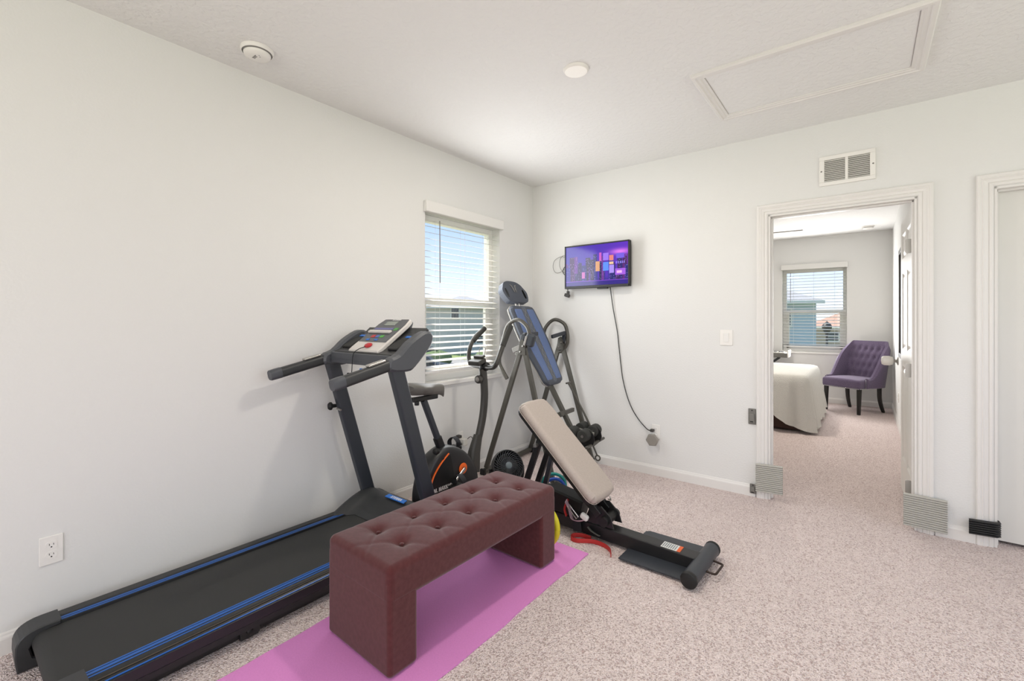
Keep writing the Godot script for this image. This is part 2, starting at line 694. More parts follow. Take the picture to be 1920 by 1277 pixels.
func build_room() -> void:
	struct("floor", slab(v3(-0.15, -0.2, -5.05), v3(5.35, 0, 6.12)), M.carpet, "rosy beige cut-pile carpet running through both rooms", "carpet")
	struct("ceiling", slab(v3(-0.15, CEIL, -5.05), v3(5.35, CEIL + 0.15, 6.12)), M.ceiling_paint, "off-white textured ceiling over the gym and bedroom", "ceiling")
	struct("wall_left", wall_slab(v3(-0.15, 0, -5.05), v3(0, CEIL, 6.12), 2, [W1]), M.wall_paint, "long white wall with the blind-covered window", "wall")
	struct("wall_back", wall_slab(v3(0, 0, -0.12), v3(5.2, CEIL, 0), 0, [D1, D2]), M.wall_paint, "white wall carrying the television and both doors", "wall")
	struct("wall_right", wall_slab(v3(5.2, 0, -0.9), v3(5.35, CEIL, 6.12), 2, [ADDED_W4]), M.wall_paint, "white wall on the far side of the loft", "wall")
	struct("wall_front", wall_slab(v3(0, 0, 6.0), v3(5.2, CEIL, 6.12), 0, [ADDED_W3]), M.wall_paint, "white wall with an added light opening opposite the television", "wall")
	struct("wall_bedroom_back", wall_slab(v3(0, 0, -5.05), v3(3.05, CEIL, -4.9), 0, [W2]), M.wall_paint, "white bedroom wall behind the purple chair", "wall")
	struct("wall_bedroom_side", slab(v3(2.925, 0, -4.9), v3(3.05, CEIL, -0.12)), M.wall_paint, "white bedroom wall beside the open door", "wall")
	struct("wall_closet", slab(v3(3.05, 0, -0.9), v3(5.2, CEIL, -0.8)), M.wall_paint, "white back wall of the closet", "wall")

	# baseboards: flat board with an eased top edge
	board("baseboard_left", v3(0, 0, 0), v3(0, 0, 6.0), v3(1, 0, 0), "white baseboard along the window wall")
	board("baseboard_back", v3(0, 0, 0), v3(1.98, 0, 0), v3(0, 0, 1), "white baseboard under the television")
	board("baseboard_between", v3(2.935, 0, 0), v3(3.105, 0, 0), v3(0, 0, 1), "short white baseboard between the two door casings")
	board("baseboard_bedroom_back", v3(0, 0, -4.9), v3(2.925, 0, -4.9), v3(0, 0, 1), "white baseboard behind the purple chair")
	board("baseboard_bedroom_side", v3(2.925, 0, -4.9), v3(2.925, 0, -0.95), v3(-1, 0, 0), "white baseboard along the bedroom side wall")

	# door casings and jambs
	casing("trim_1", D1[0], D1[1], D1[3], 0.0, 1.0, "white moulded casing round the bedroom doorway")
	casing("trim_2", D2[0], D2[1], D2[3], 0.0, 1.0, "white moulded casing round the closed closet door")
	jamb("trim_3", D1, "white jamb lining of the bedroom doorway")
	jamb("trim_4", D2, "white jamb lining of the closet doorway")

	closet_door()
	open_door()

func board(called: String, a: Vector3, c: Vector3, out: Vector3, label: String) -> void:
	var b := MB.new()
	var prof := [Vector2(0, 0), Vector2(0.013, 0), Vector2(0.013, 0.06), Vector2(0.0115, 0.066), Vector2(0.0075, 0.072), Vector2(0.006, 0.078), Vector2(0.003, 0.083), Vector2(0, 0.083)]
	var rows := []
	for e in [a, c]:
		var row := []
		for q in prof:
			row.append(e + out * q.x + Vector3.UP * q.y)
		rows.append(row)
	for k in prof.size() - 1:
		b.quad(rows[0][k], rows[1][k], rows[1][k + 1], rows[0][k + 1])
	b.fan(rows[0]); b.fan(rows[1])
	struct(called, b, M.trim_paint, label, "baseboard")

# colonial casing: the moulding profile carried up one side, across and down the other
func casing(called: String, x0: float, x1: float, top: float, z: float, out: float, label: String) -> void:
	var b := MB.new()
	# distance from the opening, thickness
	var prof := [Vector2(0.004, 0.0), Vector2(0.004, 0.008), Vector2(0.010, 0.011), Vector2(0.020, 0.011), Vector2(0.023, 0.008), Vector2(0.027, 0.012), Vector2(0.040, 0.015), Vector2(0.046, 0.0185), Vector2(0.052, 0.0165), Vector2(0.057, 0.0195), Vector2(0.069, 0.019), Vector2(0.074, 0.014), Vector2(0.074, 0.0)]
	var rings := []
	for q in prof:
		var zz: float = z + out * q.y
		rings.append([v3(x0 - q.x, 0, zz), v3(x0 - q.x, top + q.x, zz), v3(x1 + q.x, top + q.x, zz), v3(x1 + q.x, 0, zz)])
	for k in prof.size() - 1:
		for s in 3:
			b.quad(rings[k][s], rings[k][s + 1], rings[k + 1][s + 1], rings[k + 1][s])
	struct(called, b, M.trim_paint, label, "door trim")

func jamb(called: String, d: Array, label: String) -> void:
	var b := MB.new()
	b.box(v3(d[0] + 0.006, d[3] / 2, -0.06), v3(0.012, d[3], 0.124), 0.001)
	b.box(v3(d[1] - 0.006, d[3] / 2, -0.06), v3(0.012, d[3], 0.124), 0.001)
	b.box(v3((d[0] + d[1]) / 2, d[3] - 0.006, -0.06), v3(d[1] - d[0], 0.012, 0.124), 0.001)
	# door stop
	b.box(v3(d[0] + 0.017, d[3] / 2, -0.055), v3(0.011, d[3], 0.035), 0.002)
	b.box(v3(d[1] - 0.017, d[3] / 2, -0.055), v3(0.011, d[3], 0.035), 0.002)
	b.box(v3((d[0] + d[1]) / 2, d[3] - 0.017, -0.055), v3(d[1] - d[0], 0.011, 0.035), 0.002)
	struct(called, b, M.trim_paint, label, "door trim")

# a six-panel door leaf: stiles and rails with recessed, raised-field panels, lying in x (width w) y, thickness t in z
func leaf(b: MB, w: float, h: float, t: float, xf: Transform3D) -> void:
	var sx := [0.0, 0.11, w / 2 - 0.045, w / 2 + 0.045, w - 0.11, w]
	var sy := [0.0, 0.24, 0.93, 1.05, 1.62, 1.72, 1.9, h]
	for i in 5:
		for j in 7:
			var panel := (i == 1 or i == 3) and (j == 1 or j == 3 or j == 5)
			for s in [-1.0, 1.0]:
				var z: float = s * t / 2
				var a := v3(sx[i], sy[j], z)
				var c := v3(sx[i + 1], sy[j], z)
				var d := v3(sx[i + 1], sy[j + 1], z)
				var e := v3(sx[i], sy[j + 1], z)
				if not panel:
					_q(b, xf, [a, c, d, e], s)
				else:
					var mid := (a + d) / 2
					var prev := [a, c, d, e]
					for st in [[0.012, 0.006], [0.022, 0.009], [0.045, 0.003]]:
						var nxt := []
						for p in [a, c, d, e]:
							var q: Vector3 = p
							q.x += signf(mid.x - p.x) * st[0]
							q.y += signf(mid.y - p.y) * st[0]
							q.z -= s * st[1]
							nxt.append(q)
						for k in 4:
							_q(b, xf, [prev[k], prev[(k + 1) % 4], nxt[(k + 1) % 4], nxt[k]], s)
						prev = nxt
					_q(b, xf, prev, s)
	for f in [[v3(0, 0, -1), v3(0, 0, 1), v3(0, h, 1), v3(0, h, -1)], [v3(w, 0, 1), v3(w, 0, -1), v3(w, h, -1), v3(w, h, 1)], [v3(0, h, -1), v3(0, h, 1), v3(w, h, 1), v3(w, h, -1)], [v3(0, 0, 1), v3(0, 0, -1), v3(w, 0, -1), v3(w, 0, 1)]]:
		var g := []
		for p in f:
			g.append(v3(p.x, p.y, p.z * t / 2))
		_q(b, xf, g, 1.0)

func _q(b: MB, xf: Transform3D, p: Array, s: float) -> void:
	if s > 0:
		b.quad(xf * p[3], xf * p[2], xf * p[1], xf * p[0])
	else:
		b.quad(xf * p[0], xf * p[1], xf * p[2], xf * p[3])

func closet_door() -> void:
	var b := MB.new()
	leaf(b, D2[1] - D2[0] - 0.03, 1.995, 0.035, Transform3D(Basis(), v3(D2[0] + 0.015, 0.02, -0.092)))
	var o := struct("door_1", b, M.door_paint, "closed white six-panel closet door", "door")
	var k := MB.new()
	k.lathe([Vector2(0.028, 0.0), Vector2(0.03, 0.006), Vector2(0.012, 0.012), Vector2(0.012, 0.03), Vector2(0.026, 0.04), Vector2(0.029, 0.055), Vector2(0.02, 0.066), Vector2(0.0, 0.068)], v3(D2[1] - 0.075, 0.95, -0.074), Basis(Vector3.RIGHT, PI / 2), 20)
	part("door_knob", k, M.hinge_steel, o)

# the bedroom door stands open, swung back beside the bedroom's side wall
func open_door() -> void:
	var b := MB.new()
	var hinge := v3(2.842, 0.012, -0.128)
	# leaf runs towards -z; its room face looks towards -x
	var bas := Basis(Vector3.UP, deg_to_rad(91.5))
	leaf(b, 0.765, 2.0, 0.035, Transform3D(bas, hinge + bas * v3(0.004, 0, 0.019)))
	var o := struct("door_2", b, M.door_paint, "open white six-panel door swung into the bedroom", "door")
	for y in [0.22, 0.96, 1.75]:
		var h := MB.new()
		h.prism(round_rect(0.032, 0.09, 0.009), v3(2.823, y, -0.1265), Basis(), 0.004)
		h.prism(round_rect(0.03, 0.09, 0.009), v3(2.841, y, -0.105), Basis(Vector3.UP, PI / 2), 0.004)
		h.tube([v3(2.841, y - 0.047, -0.124), v3(2.841, y + 0.047, -0.124)], 0.0055, 10)
		part("hinge", h, M.hinge_steel, o)
	var k := MB.new()
	var turn := Basis(Vector3.FORWARD, PI / 2) * Basis(Vector3.UP, 0)
	k.lathe([Vector2(0.03, 0.0), Vector2(0.031, 0.006), Vector2(0.013, 0.012), Vector2(0.012, 0.03)], v3(2.806, 0.97, -0.825), Basis(Vector3.BACK, PI / 2), 20)
	part("rose", k, M.hinge_steel, o)
	var kk := MB.new()
	kk.lathe([Vector2(0.013, 0.028), Vector2(0.029, 0.034), Vector2(0.036, 0.055), Vector2(0.036, 0.085), Vector2(0.027, 0.1), Vector2(0.0, 0.103)], v3(2.806, 0.97, -0.825), Basis(Vector3.BACK, PI / 2), 20)
	part("knob_cover", kk, M.plate_white, o, "white childproof cover on the door knob")

# a single-hung vinyl window: built in its own axes, x across, y up, z into the room; the wall face is z = 0
func window_unit(called: String, xf: Transform3D, w: float, h: float, label: String) -> Node3D:
	var o := Node3D.new()
	o.name = called
	add_child(o)
	o.transform = xf
	local_built[o] = true
	tag(o, label, "window", "", "structure")
	var fz := -0.115
	var b := MB.new()
	for s in [-1.0, 1.0]:
		b.box(v3(s * (w / 2 - 0.025), h / 2, fz), v3(0.05, h, 0.06), 0.004)
	b.box(v3(0, h - 0.025, fz), v3(w - 0.1, 0.05, 0.06), 0.004)
	b.box(v3(0, 0.025, fz), v3(w - 0.1, 0.05, 0.06), 0.004)
	part("window_frame", b, M.vinyl_white, o)
	var up := MB.new()
	var mid := h * 0.485
	up.box(v3(0, mid, fz + 0.005), v3(w - 0.1, 0.055, 0.045), 0.004)
	part("meeting_rail", up, M.vinyl_white, o)
	var lo := MB.new()
	for s in [-1.0, 1.0]:
		lo.box(v3(s * (w / 2 - 0.07), (mid + 0.05) / 2, fz + 0.012), v3(0.04, mid - 0.05, 0.03), 0.003)
	lo.box(v3(0, 0.075, fz + 0.012), v3(w - 0.1, 0.05, 0.03), 0.003)
	part("lower_sash", lo, M.vinyl_white, o)
	for s in [[mid + 0.02, h - 0.045, -0.012], [0.09, mid - 0.02, 0.012]]:
		var g := MB.new()
		var y0: float = s[0]
		var y1: float = s[1]
		var z: float = fz + s[2]
		g.quad(v3(-w / 2 + 0.05, y0, z), v3(-w / 2 + 0.05, y1, z), v3(w / 2 - 0.05, y1, z), v3(w / 2 - 0.05, y0, z))
		part("pane", g, M.glass, o)
	var sl := MB.new()
	sl.box(v3(0, -0.014, -0.053), v3(w + 0.03, 0.03, 0.156), 0.005)
	part("window_sill", sl, M.vinyl_white, o, "bright white window sill")
	return o

# a two-inch slatted blind hung in that window
func blind(xf: Transform3D, w: float, h: float, label: String, wand_x: float) -> void:
	var o := Node3D.new()
	o.name = numbered("slatted_blind")
	add_child(o)
	o.transform = xf
	local_built[o] = true
	tag(o, label, "blind", "slatted window blinds")
	var b := MB.new()
	b.box(v3(0, h + 0.035, 0.02), v3(w + 0.035, 0.085, 0.04), 0.008, Basis(), 2)
	part("valance", b, M.blind_white, o)
	var count := 25
	var top := h - 0.03
	var step := (top - 0.095) / count
	var sm := MB.new()
	# crowned slat
	var rows := []
	for xx in [-(w - 0.02) / 2, (w - 0.02) / 2]:
		var row := []
		for q in [Vector2(-0.024, 0.0), Vector2(0.0, 0.0024), Vector2(0.024, 0.0), Vector2(0.0245, -0.0014), Vector2(0.0, 0.0), Vector2(-0.0245, -0.0014)]:
			row.append(v3(xx, q.y, q.x))
		rows.append(row)
	sm.grid(rows, true)
	sm.fan(rows[0]); sm.fan(rows[1])
	var mesh := sm.mesh()
	for k in count:
		var s := part("slat", mesh, M.blind_white, o)
		s.position = v3(0, 0.095 + (k + 0.5) * step, -0.035)
		s.rotation.x = deg_to_rad(13.0 + 1.2 * sin(k * 2.7))
	var r := MB.new()
	r.box(v3(0, 0.08, -0.035), v3(w - 0.02, 0.02, 0.05), 0.004)
	part("bottom_rail", r, M.blind_white, o)
	for s in [-0.32, 0.0, 0.32]:
		for zz in [-0.061, -0.0095]:
			var c := MB.new()
			c.tube([v3(s * w, 0.08, zz), v3(s * w, top, zz)], 0.0011, 5)
			part("ladder_cord", c, M.blind_white, o)
	var wd := MB.new()
	wd.tube([v3(wand_x, top - 0.02, 0.0), v3(wand_x, top - 0.5, 0.004)], 0.004, 6)
	part("tilt_wand", wd, M.cable_grey, o, "thin clear tilt wand")

# flat lettering standing proud of a surface: x along the words, y up the letters, z out of the surface
func lettering(called: String, words: String, height: float, xf: Transform3D, material: Material, parent: Node3D, label := "", squeeze := 1.0) -> MeshInstance3D:
	var t := TextMesh.new()
	var f := SystemFont.new()
	f.font_names = PackedStringArray(["Droid Sans"])
	f.font_weight = 700
	t.font = f
	t.text = words
	t.font_size = 32
	t.depth = 0.02
	t.pixel_size = height / 24.0
	t.curve_step = 3.0
	var o := MeshInstance3D.new()
	o.name = called
	t.depth = 0.0012
	o.mesh = t
	o.material_override = material
	parent.add_child(o, true)
	var w := xf
	w.basis = w.basis * Basis.from_scale(v3(squeeze, 1, 1))
	if parent.get_parent() == self and not parent is MeshInstance3D and not local_built.has(parent):
		w.origin -= parent.position
	o.transform = w
	if label:
		o.set_meta("label", label)
	return o

func build_treadmill() -> void:
	var t := thing("treadmill", v3(0.42, 0, 2.7), "black treadmill with blue rail stripes and a tilted grey console against the wall", "treadmill")
	var x0 := 0.105      # wall-side rail
	var x1 := 0.69       # room-side rail
	var b0 := 0.195
	var b1 := 0.604
	var zr := 3.47       # rear roller
	var zf := 2.02       # under the hood
	# running belt with its turn over the rear roller
	var belt := MB.new()
	var rows := []
	var prof := []
	prof.append(Vector2(zf, 0.128))
	for k in 13:
		prof.append(Vector2(lerpf(zf, zr - 0.05, (k + 1) / 13.0), 0.128))
	for k in 9:
		var a := PI * (k + 1) / 9.0
		prof.append(Vector2(zr - 0.05 + sin(a) * 0.034, 0.094 + cos(a) * 0.034))
	prof.append(Vector2(zf, 0.06))
	for q in prof:
		rows.append([v3(b0, q.y, q.x), v3(b1, q.y, q.x)])
	belt.grid(rows)
	part("running_belt", belt, M.belt_rubber, t)
	# rear roller inside the belt
	var roll := MB.new()
	roll.tube([v3(b0 - 0.03, 0.094, zr - 0.05), v3(b1 + 0.03, 0.094, zr - 0.05)], 0.0325, 16)
	part("rear_roller", roll, M.deep_black, t)
	var deck := MB.new()
	deck.box(v3((b0 + b1) / 2, 0.095, (zf + zr - 0.12) / 2), v3(b1 - b0 - 0.01, 0.055, zr - 0.12 - zf), 0.004)
	part("deck_board", deck, M.deep_black, t)
	# foot rails with stepped profile and the blue stripes
	for s in [0, 1]:
		var out: float = x0 if s == 0 else x1
		var inn: float = b0 if s == 0 else b1
		var sg := 1.0 if s == 1 else -1.0
		var rl := MB.new()
		var pr := [Vector2(inn, 0.098), Vector2(inn + sg * 0.004, 0.137), Vector2(inn + sg * 0.05, 0.137), Vector2(inn + sg * 0.056, 0.131), Vector2(out - sg * 0.014, 0.127), Vector2(out, 0.117), Vector2(out, 0.082), Vector2(out - sg * 0.012, 0.072), Vector2(out - sg * 0.012, 0.05), Vector2(inn + sg * 0.02, 0.05)]
		if s == 0:
			pr[2] = Vector2(inn + sg * 0.044, 0.137)
			pr[3] = Vector2(inn + sg * 0.046, 0.141)
			pr[4] = Vector2(out - sg * 0.008, 0.141)
			pr[5] = Vector2(out, 0.132)
		var z0 := zr - 0.085
		for k in pr.size():
			var a: Vector2 = pr[k]
			var c: Vector2 = pr[(k + 1) % pr.size()]
			if s == 1:
				rl.quad(v3(a.x, a.y, z0), v3(a.x, a.y, zf), v3(c.x, c.y, zf), v3(c.x, c.y, z0))
			else:
				rl.quad(v3(c.x, c.y, z0), v3(c.x, c.y, zf), v3(a.x, a.y, zf), v3(a.x, a.y, z0))
		rl.prism(pr, v3(0, 0, z0), Basis(), 0.001)
		var rail := part("side_rail", rl, M.black_plastic, t)
		var st := []
		if s == 1:
			st = [[0.008, 0.007, 0.1378, M.rail_blue], [0.02, 0.012, 0.1378, M.rail_blue], [0.041, 0.006, 0.1378, M.rail_blue], [0.066, 0.003, 0.1305, M.line_brown]]
		else:
			st = [[0.01, 0.007, 0.1378, M.rail_blue], [0.024, 0.01, 0.1378, M.rail_blue]]
		for q in st:
			var sb := MB.new()
			sb.box(v3(inn + sg * (q[0] + q[1] / 2), q[2] - 0.0004, (z0 + zf) / 2), v3(q[1], 0.0018, z0 - zf), 0.0)
			part("rail_stripe", sb, q[3], rail)
		if s == 1:
			var sb := MB.new()
			sb.box(v3(out - 0.0045, 0.1232, (z0 + zf) / 2), v3(0.004, 0.004, z0 - zf), 0.0, Basis(Vector3.BACK, deg_to_rad(-35)))
			part("rail_stripe", sb, M.rail_blue, rail)
	# rear end caps, curled over the roller
	for s in [0, 1]:
		var cx := (x0 + b0) / 2 if s == 0 else (x1 + b1) / 2
		var cw := 0.1
		var ec := MB.new()
		var cp := []
		for q in [Vector2(zr - 0.095, 0.146), Vector2(zr - 0.05, 0.146), Vector2(zr - 0.03, 0.1445), Vector2(zr - 0.012, 0.14), Vector2(zr + 0.003, 0.1325), Vector2(zr + 0.014, 0.1225), Vector2(zr + 0.021, 0.11), Vector2(zr + 0.025, 0.096), Vector2(zr + 0.026, 0.06), Vector2(zr + 0.02, 0.004), Vector2(zr - 0.035, 0.004), Vector2(zr - 0.045, 0.03), Vector2(zr - 0.02, 0.045), Vector2(zr - 0.012, 0.08), Vector2(zr - 0.03, 0.112), Vector2(zr - 0.06, 0.126), Vector2(zr - 0.095, 0.128)]:
			cp.append(Vector2(-q.x, q.y))
		ec.prism(cp, v3(cx, 0, 0), Basis(Vector3.UP, PI / 2), cw, 0.004)
		var cap := part("end_cap", ec, M.dark_plastic, t)
		var web := MB.new()
		web.box(v3(x0 + 0.004 if s == 0 else x1 - 0.004, 0.075, zr - 0.06), v3(0.008, 0.11, 0.14), 0.002)
		part("side_web", web, M.black_plastic, cap)
	# base frame on the carpet
	for s in [0, 1]:
		var xx := 0.165 if s == 0 else 0.628
		var bf := MB.new()
		bf.beam(v3(xx, 0.031, 3.25), v3(xx, 0.031, 1.93), 0.03, 0.042, 0.004)
		part("base_rail", bf, M.black_paint, t)
	for z in [1.95, 2.62]:
		var cr := MB.new()
		cr.beam(v3(0.165, 0.031, z), v3(0.628, 0.031, z), 0.03, 0.036, 0.004)
		part("cross_member", cr, M.black_paint, t)
	var hb := MB.new()
	hb.prism([Vector2(-0.035, 0.0), Vector2(0.03, 0.0), Vector2(0.04, 0.02), Vector2(0.03, 0.062), Vector2(-0.02, 0.066), Vector2(-0.04, 0.045)], v3(0.655, 0.012, 2.895), Basis(Vector3.UP, PI / 2), 0.026, 0.003)
	var brk := part("pivot_bracket", hb, M.black_paint, t)
	var bolt := MB.new()
	bolt.lathe([Vector2(0.012, 0), Vector2(0.012, 0.006), Vector2(0.006, 0.009), Vector2(0, 0.009)], v3(0.668, 0.042, 2.9), Basis(Vector3.BACK, -PI / 2), 14)
	part("bolt", bolt, M.deep_black, brk)
	for z in [2.93, 2.6]:
		var bb := MB.new()
		bb.ball(v3(0.672, 0.082, z), v3(0.011, 0.012, 0.018))
		part("rail_button", bb, M.rail_blue, t, "small blue plastic lug under the rail")

	# motor hood: arched cover with raised sides
	var hood := MB.new()
	var hr := []
	var nz := 18
	var nx := 20
	for i in nz + 1:
		var u := float(i) / nz
		var z := lerpf(2.24, 1.9, u)
		var row := []
		for j in nx + 1:
			var f := float(j) / nx
			var x := lerpf(0.1, 0.72, f)
			var edge := minf(f, 1.0 - f)
			var rise := 0.135 + 0.095 * sin(clampf(u * 1.25, 0, 1) * PI * 0.5) * (1.0 - 0.35 * smoothstep(0.75, 1.0, u))
			var dip := smoothstep(0.13, 0.165, edge)
			var mid := 0.146 + 0.068 * smoothstep(0.0, 0.75, u) * (1.0 - 0.35 * smoothstep(0.78, 1.0, u))
			var y := lerpf(rise, minf(mid, rise - 0.004), dip)
			if edge < 0.03:
				y -= 0.03 * (1.0 - edge / 0.03)
			row.append(v3(x, y, z + 0.1 * dip * (1.0 - u) * -1.0))
		hr.append(row)
	hood.grid(hr)
	# skirt round the sides and front
	var rim := []
	for i in nz + 1:
		rim.append(hr[i][nx])
	for j in nx + 1:
		rim.append(hr[nz][nx - j])
	for i in nz + 1:
		rim.append(hr[nz - i][0])
	# front lip standing on the belt
	var lip := []
	for p in hr[0]:
		lip.append(v3(p.x, 0.1295, p.z))
	hood.grid([hr[0], lip])
	var low := []
	for p in rim:
		low.append(v3(p.x, 0.05, p.z))
	hood.grid([low, rim])
	var hd := part("motor_hood", hood, M.dark_plastic, t)
	var badge := MB.new()
	# the badge follows the hood's front slope
	var slope := Basis(v3(1, 0, 0), v3(0, 0.0, -1), v3(0, 1, 0)).orthonormalized()
	slope = Basis(Vector3.RIGHT, deg_to_rad(-82.0))
	badge.prism([Vector2(-0.085, -0.016), Vector2(0.09, -0.016), Vector2(0.082, 0.016), Vector2(-0.085, 0.016)], v3(0.41, 0.2215, 1.985), slope, 0.004)
	part("hood_badge", badge, M.badge_blue, hd, "blue badge with white lettering on the hood")
	lettering("hood_lettering", "XTERRA", 0.02, Transform3D(slope, v3(0.415, 0.224, 1.986)), M.white_print, hd)

	# uprights leaning towards the runner
	for s in [0, 1]:
		var xx := 0.12 if s == 0 else 0.715
		var up := MB.new()
		var pth := [v3(xx, 0.05, 1.932), v3(xx, 1.04, 2.225)]
		up.sweep(pth, round_rect(0.05, 0.078, 0.012, 3), v3(0, 0.28, -1), true)
		var u := part("upright", up, M.charcoal_paint, t)
		if s == 0:
			var kn := MB.new()
			kn.lathe([Vector2(0.0, 0.0), Vector2(0.016, 0.002), Vector2(0.024, 0.012), Vector2(0.024, 0.022), Vector2(0.012, 0.03), Vector2(0.01, 0.06), Vector2(0.014, 0.062), Vector2(0.014, 0.075), Vector2(0.0, 0.077)], v3(0.075, 0.765, 2.225), Basis(v3(0, 1, 0), v3(0.35, 0, -1).normalized(), v3(1, 0, 0.35).normalized()), 18)
			part("lock_knob", kn, M.deep_black, u, "round black locking knob")
			var pin := MB.new()
			pin.tube([v3(0.12, 0.752, 2.19), v3(0.16, 0.748, 2.19)], 0.006, 8)
			part("lock_pin", pin, M.steel, u)
	# handrails
	for s in [0, 1]:
		var xx := 0.115 if s == 0 else 0.72
		var hb2 := MB.new()
		hb2.sweep([v3(xx, 1.055, 2.25), v3(xx, 0.995, 2.525)], round_rect(0.05, 0.056, 0.02, 4))
		var hnd := part("handrail", hb2, M.dark_plastic, t)
		var end := MB.new()
		end.sweep([v3(xx, 0.9965, 2.52), v3(xx, 0.992, 2.545), v3(xx, 0.986, 2.572), v3(xx, 0.985, 2.577)], round_rect(0.052, 0.058, 0.02, 4), Vector3.UP, true, [1.0, 1.0, 0.96, 0.85])
		part("end_cap", end, M.console_grey, hnd)
		var ps := MB.new()
		ps.box(v3(xx, 1.068, 2.345), v3(0.035, 0.012, 0.1), 0.005, Basis(Vector3.RIGHT, deg_to_rad(12.3)), 2)
		ps.box(v3(xx, 1.07, 2.32), v3(0.012, 0.02, 0.012), 0.003)
		part("pulse_sensor", ps, M.steel, hnd)
	# console housing: side cheeks and tray
	for s in [0, 1]:
		var ck := MB.new()
		var pf := []
		for q in [Vector2(2.278, 1.024), Vector2(2.165, 1.014), Vector2(2.115, 1.035), Vector2(2.025, 1.12), Vector2(1.998, 1.16), Vector2(1.992, 1.19), Vector2(2.01, 1.215), Vector2(2.06, 1.215), Vector2(2.15, 1.165), Vector2(2.22, 1.105), Vector2(2.28, 1.08)]:
			pf.append(Vector2(-q.x, q.y))
		pf = curve(pf, 3, true)
		ck.prism(pf, v3(0.118 if s == 0 else 0.717, 0, 0), Basis(Vector3.UP, PI / 2), 0.066, 0.012)
		part("console_cheek", ck, M.console_grey, t)
	var tray := MB.new()
	var tf := []
	for q in [Vector2(2.225, 1.035), Vector2(2.225, 1.1), Vector2(2.19, 1.112), Vector2(2.02, 1.205), Vector2(1.985, 1.235), Vector2(1.97, 1.225), Vector2(2.0, 1.15), Vector2(2.1, 1.05)]:
		tf.append(Vector2(-q.x, q.y))
	tray.prism(tf, v3(0.4175, 0, 0), Basis(Vector3.UP, PI / 2), 0.54, 0.004)
	part("console_tray", tray, M.dark_plastic, t)
	var cb := MB.new()
	cb.box(v3(0.4175, 1.066, 2.238), v3(0.535, 0.062, 0.02), 0.006)
	cb.box(v3(0.4175, 1.058, 2.2485), v3(0.535, 0.003, 0.003))
	part("cross_bar", cb, M.console_grey, t)
	# face plate: a slab tilted towards the runner
	var pa := v3(0, 1.113, 2.222)
	var pb := v3(0, 1.288, 1.972)
	var dir := (pb - pa).normalized()
	var fb := Basis(Vector3.RIGHT, dir, Vector3.RIGHT.cross(dir))
	var L := (pb - pa).length()
	var cx2 := 0.42
	var outl := []
	for q in [Vector2(-0.135, 0.0), Vector2(0.135, 0.0), Vector2(0.138, 0.03), Vector2(0.132, L * 0.8), Vector2(0.118, L - 0.01), Vector2(0.1, L), Vector2(-0.1, L), Vector2(-0.118, L - 0.01), Vector2(-0.132, L * 0.8), Vector2(-0.138, 0.03)]:
		outl.append(q)
	var pl := MB.new()
	pl.prism(outl, v3(cx2, pa.y, pa.z) - fb.z * 0.014, fb, 0.028, 0.006)
	var face := part("console_panel", pl, M.console_white, t, "pale grey console panel with coloured keys")
	var on := func(u: float, w: float, up2: float) -> Vector3:
		return v3(cx2 + u, pa.y, pa.z) + dir * w + fb.z * up2
	var dk := MB.new()
	dk.prism([Vector2(-0.125, 0.078), Vector2(0.125, 0.078), Vector2(0.123, L * 0.8), Vector2(0.108, L - 0.012), Vector2(-0.108, L - 0.012), Vector2(-0.123, L * 0.8)], v3(cx2, pa.y, pa.z) + fb.z * 0.0012, fb, 0.003)
	part("dark_overlay", dk, M.console_face, face)
	var panel_bits := [["display", -0.06, 0.232, 0.1, 0.038, M.lcd], ["key_strip", -0.105, 0.19, 0.17, 0.016, M.key_violet], ["green_key", 0.075, 0.185, 0.032, 0.022, M.key_green], ["red_key", -0.055, 0.115, 0.036, 0.022, M.key_red], ["blue_key", -0.014, 0.115, 0.03, 0.022, M.key_blue], ["green_key", 0.022, 0.115, 0.034, 0.022, M.key_green], ["speed_key", -0.07, 0.088, 0.028, 0.014, M.badge_blue], ["speed_key", 0.005, 0.088, 0.028, 0.014, M.badge_blue]]
	for q in panel_bits:
		var bt := MB.new()
		bt.box(on.call(q[1] + q[3] / 2, q[2] + q[4] / 2, 0.0035), v3(q[3], q[4], 0.003), 0.001, fb)
		part(q[0], bt, q[5], face)
	var led := MB.new()
	led.box(on.call(-0.02, 0.165, 0.008), v3(0.2, 0.024, 0.014), 0.005, fb * Basis(Vector3.RIGHT, -0.25), 2)
	part("book_ledge", led, M.console_white, face)
	lettering("console_lettering", "XTERRA", 0.016, Transform3D(fb, on.call(0.005, 0.29, 0.003)), M.white_print, face)
	var back := MB.new()
	back.box(v3(cx2, 1.235, 1.975), v3(0.22, 0.08, 0.03), 0.01, Basis(Vector3.RIGHT, deg_to_rad(-20)))
	part("panel_back", back, M.console_grey, t)
	# cup wells with blue badges on the tray either side of the panel
	for s in [0, 1]:
		var wx := 0.205 if s == 0 else 0.635
		var well := MB.new()
		well.box(v3(wx, 1.145, 2.135), v3(0.085, 0.02, 0.11), 0.008, Basis(Vector3.RIGHT, deg_to_rad(28)), 2)
		var wp := part("tray_well", well, M.deep_black, t)
		var bd := MB.new()
		bd.box(v3(wx, 1.187, 2.07), v3(0.05, 0.004, 0.018), 0.001, Basis(Vector3.RIGHT, deg_to_rad(28)))
		part("blue_badge", bd, M.badge_blue, wp)
	# safety key and its cord
	var key := MB.new()
	key.ball(on.call(0.015, 0.04, 0.006), v3(0.03, 0.009, 0.02), Basis(fb.x, fb.z, -fb.y))
	var kp := part("safety_key", key, M.key_red, t, "red safety key plugged into the console")
	var cord := MB.new()
	cord.tube(curve([on.call(0.012, 0.025, 0.008), v3(0.42, 1.12, 2.245), v3(0.395, 1.09, 2.26), v3(0.39, 1.0, 2.265), v3(0.39, 0.985, 2.268)], 6), 0.0024, 6)
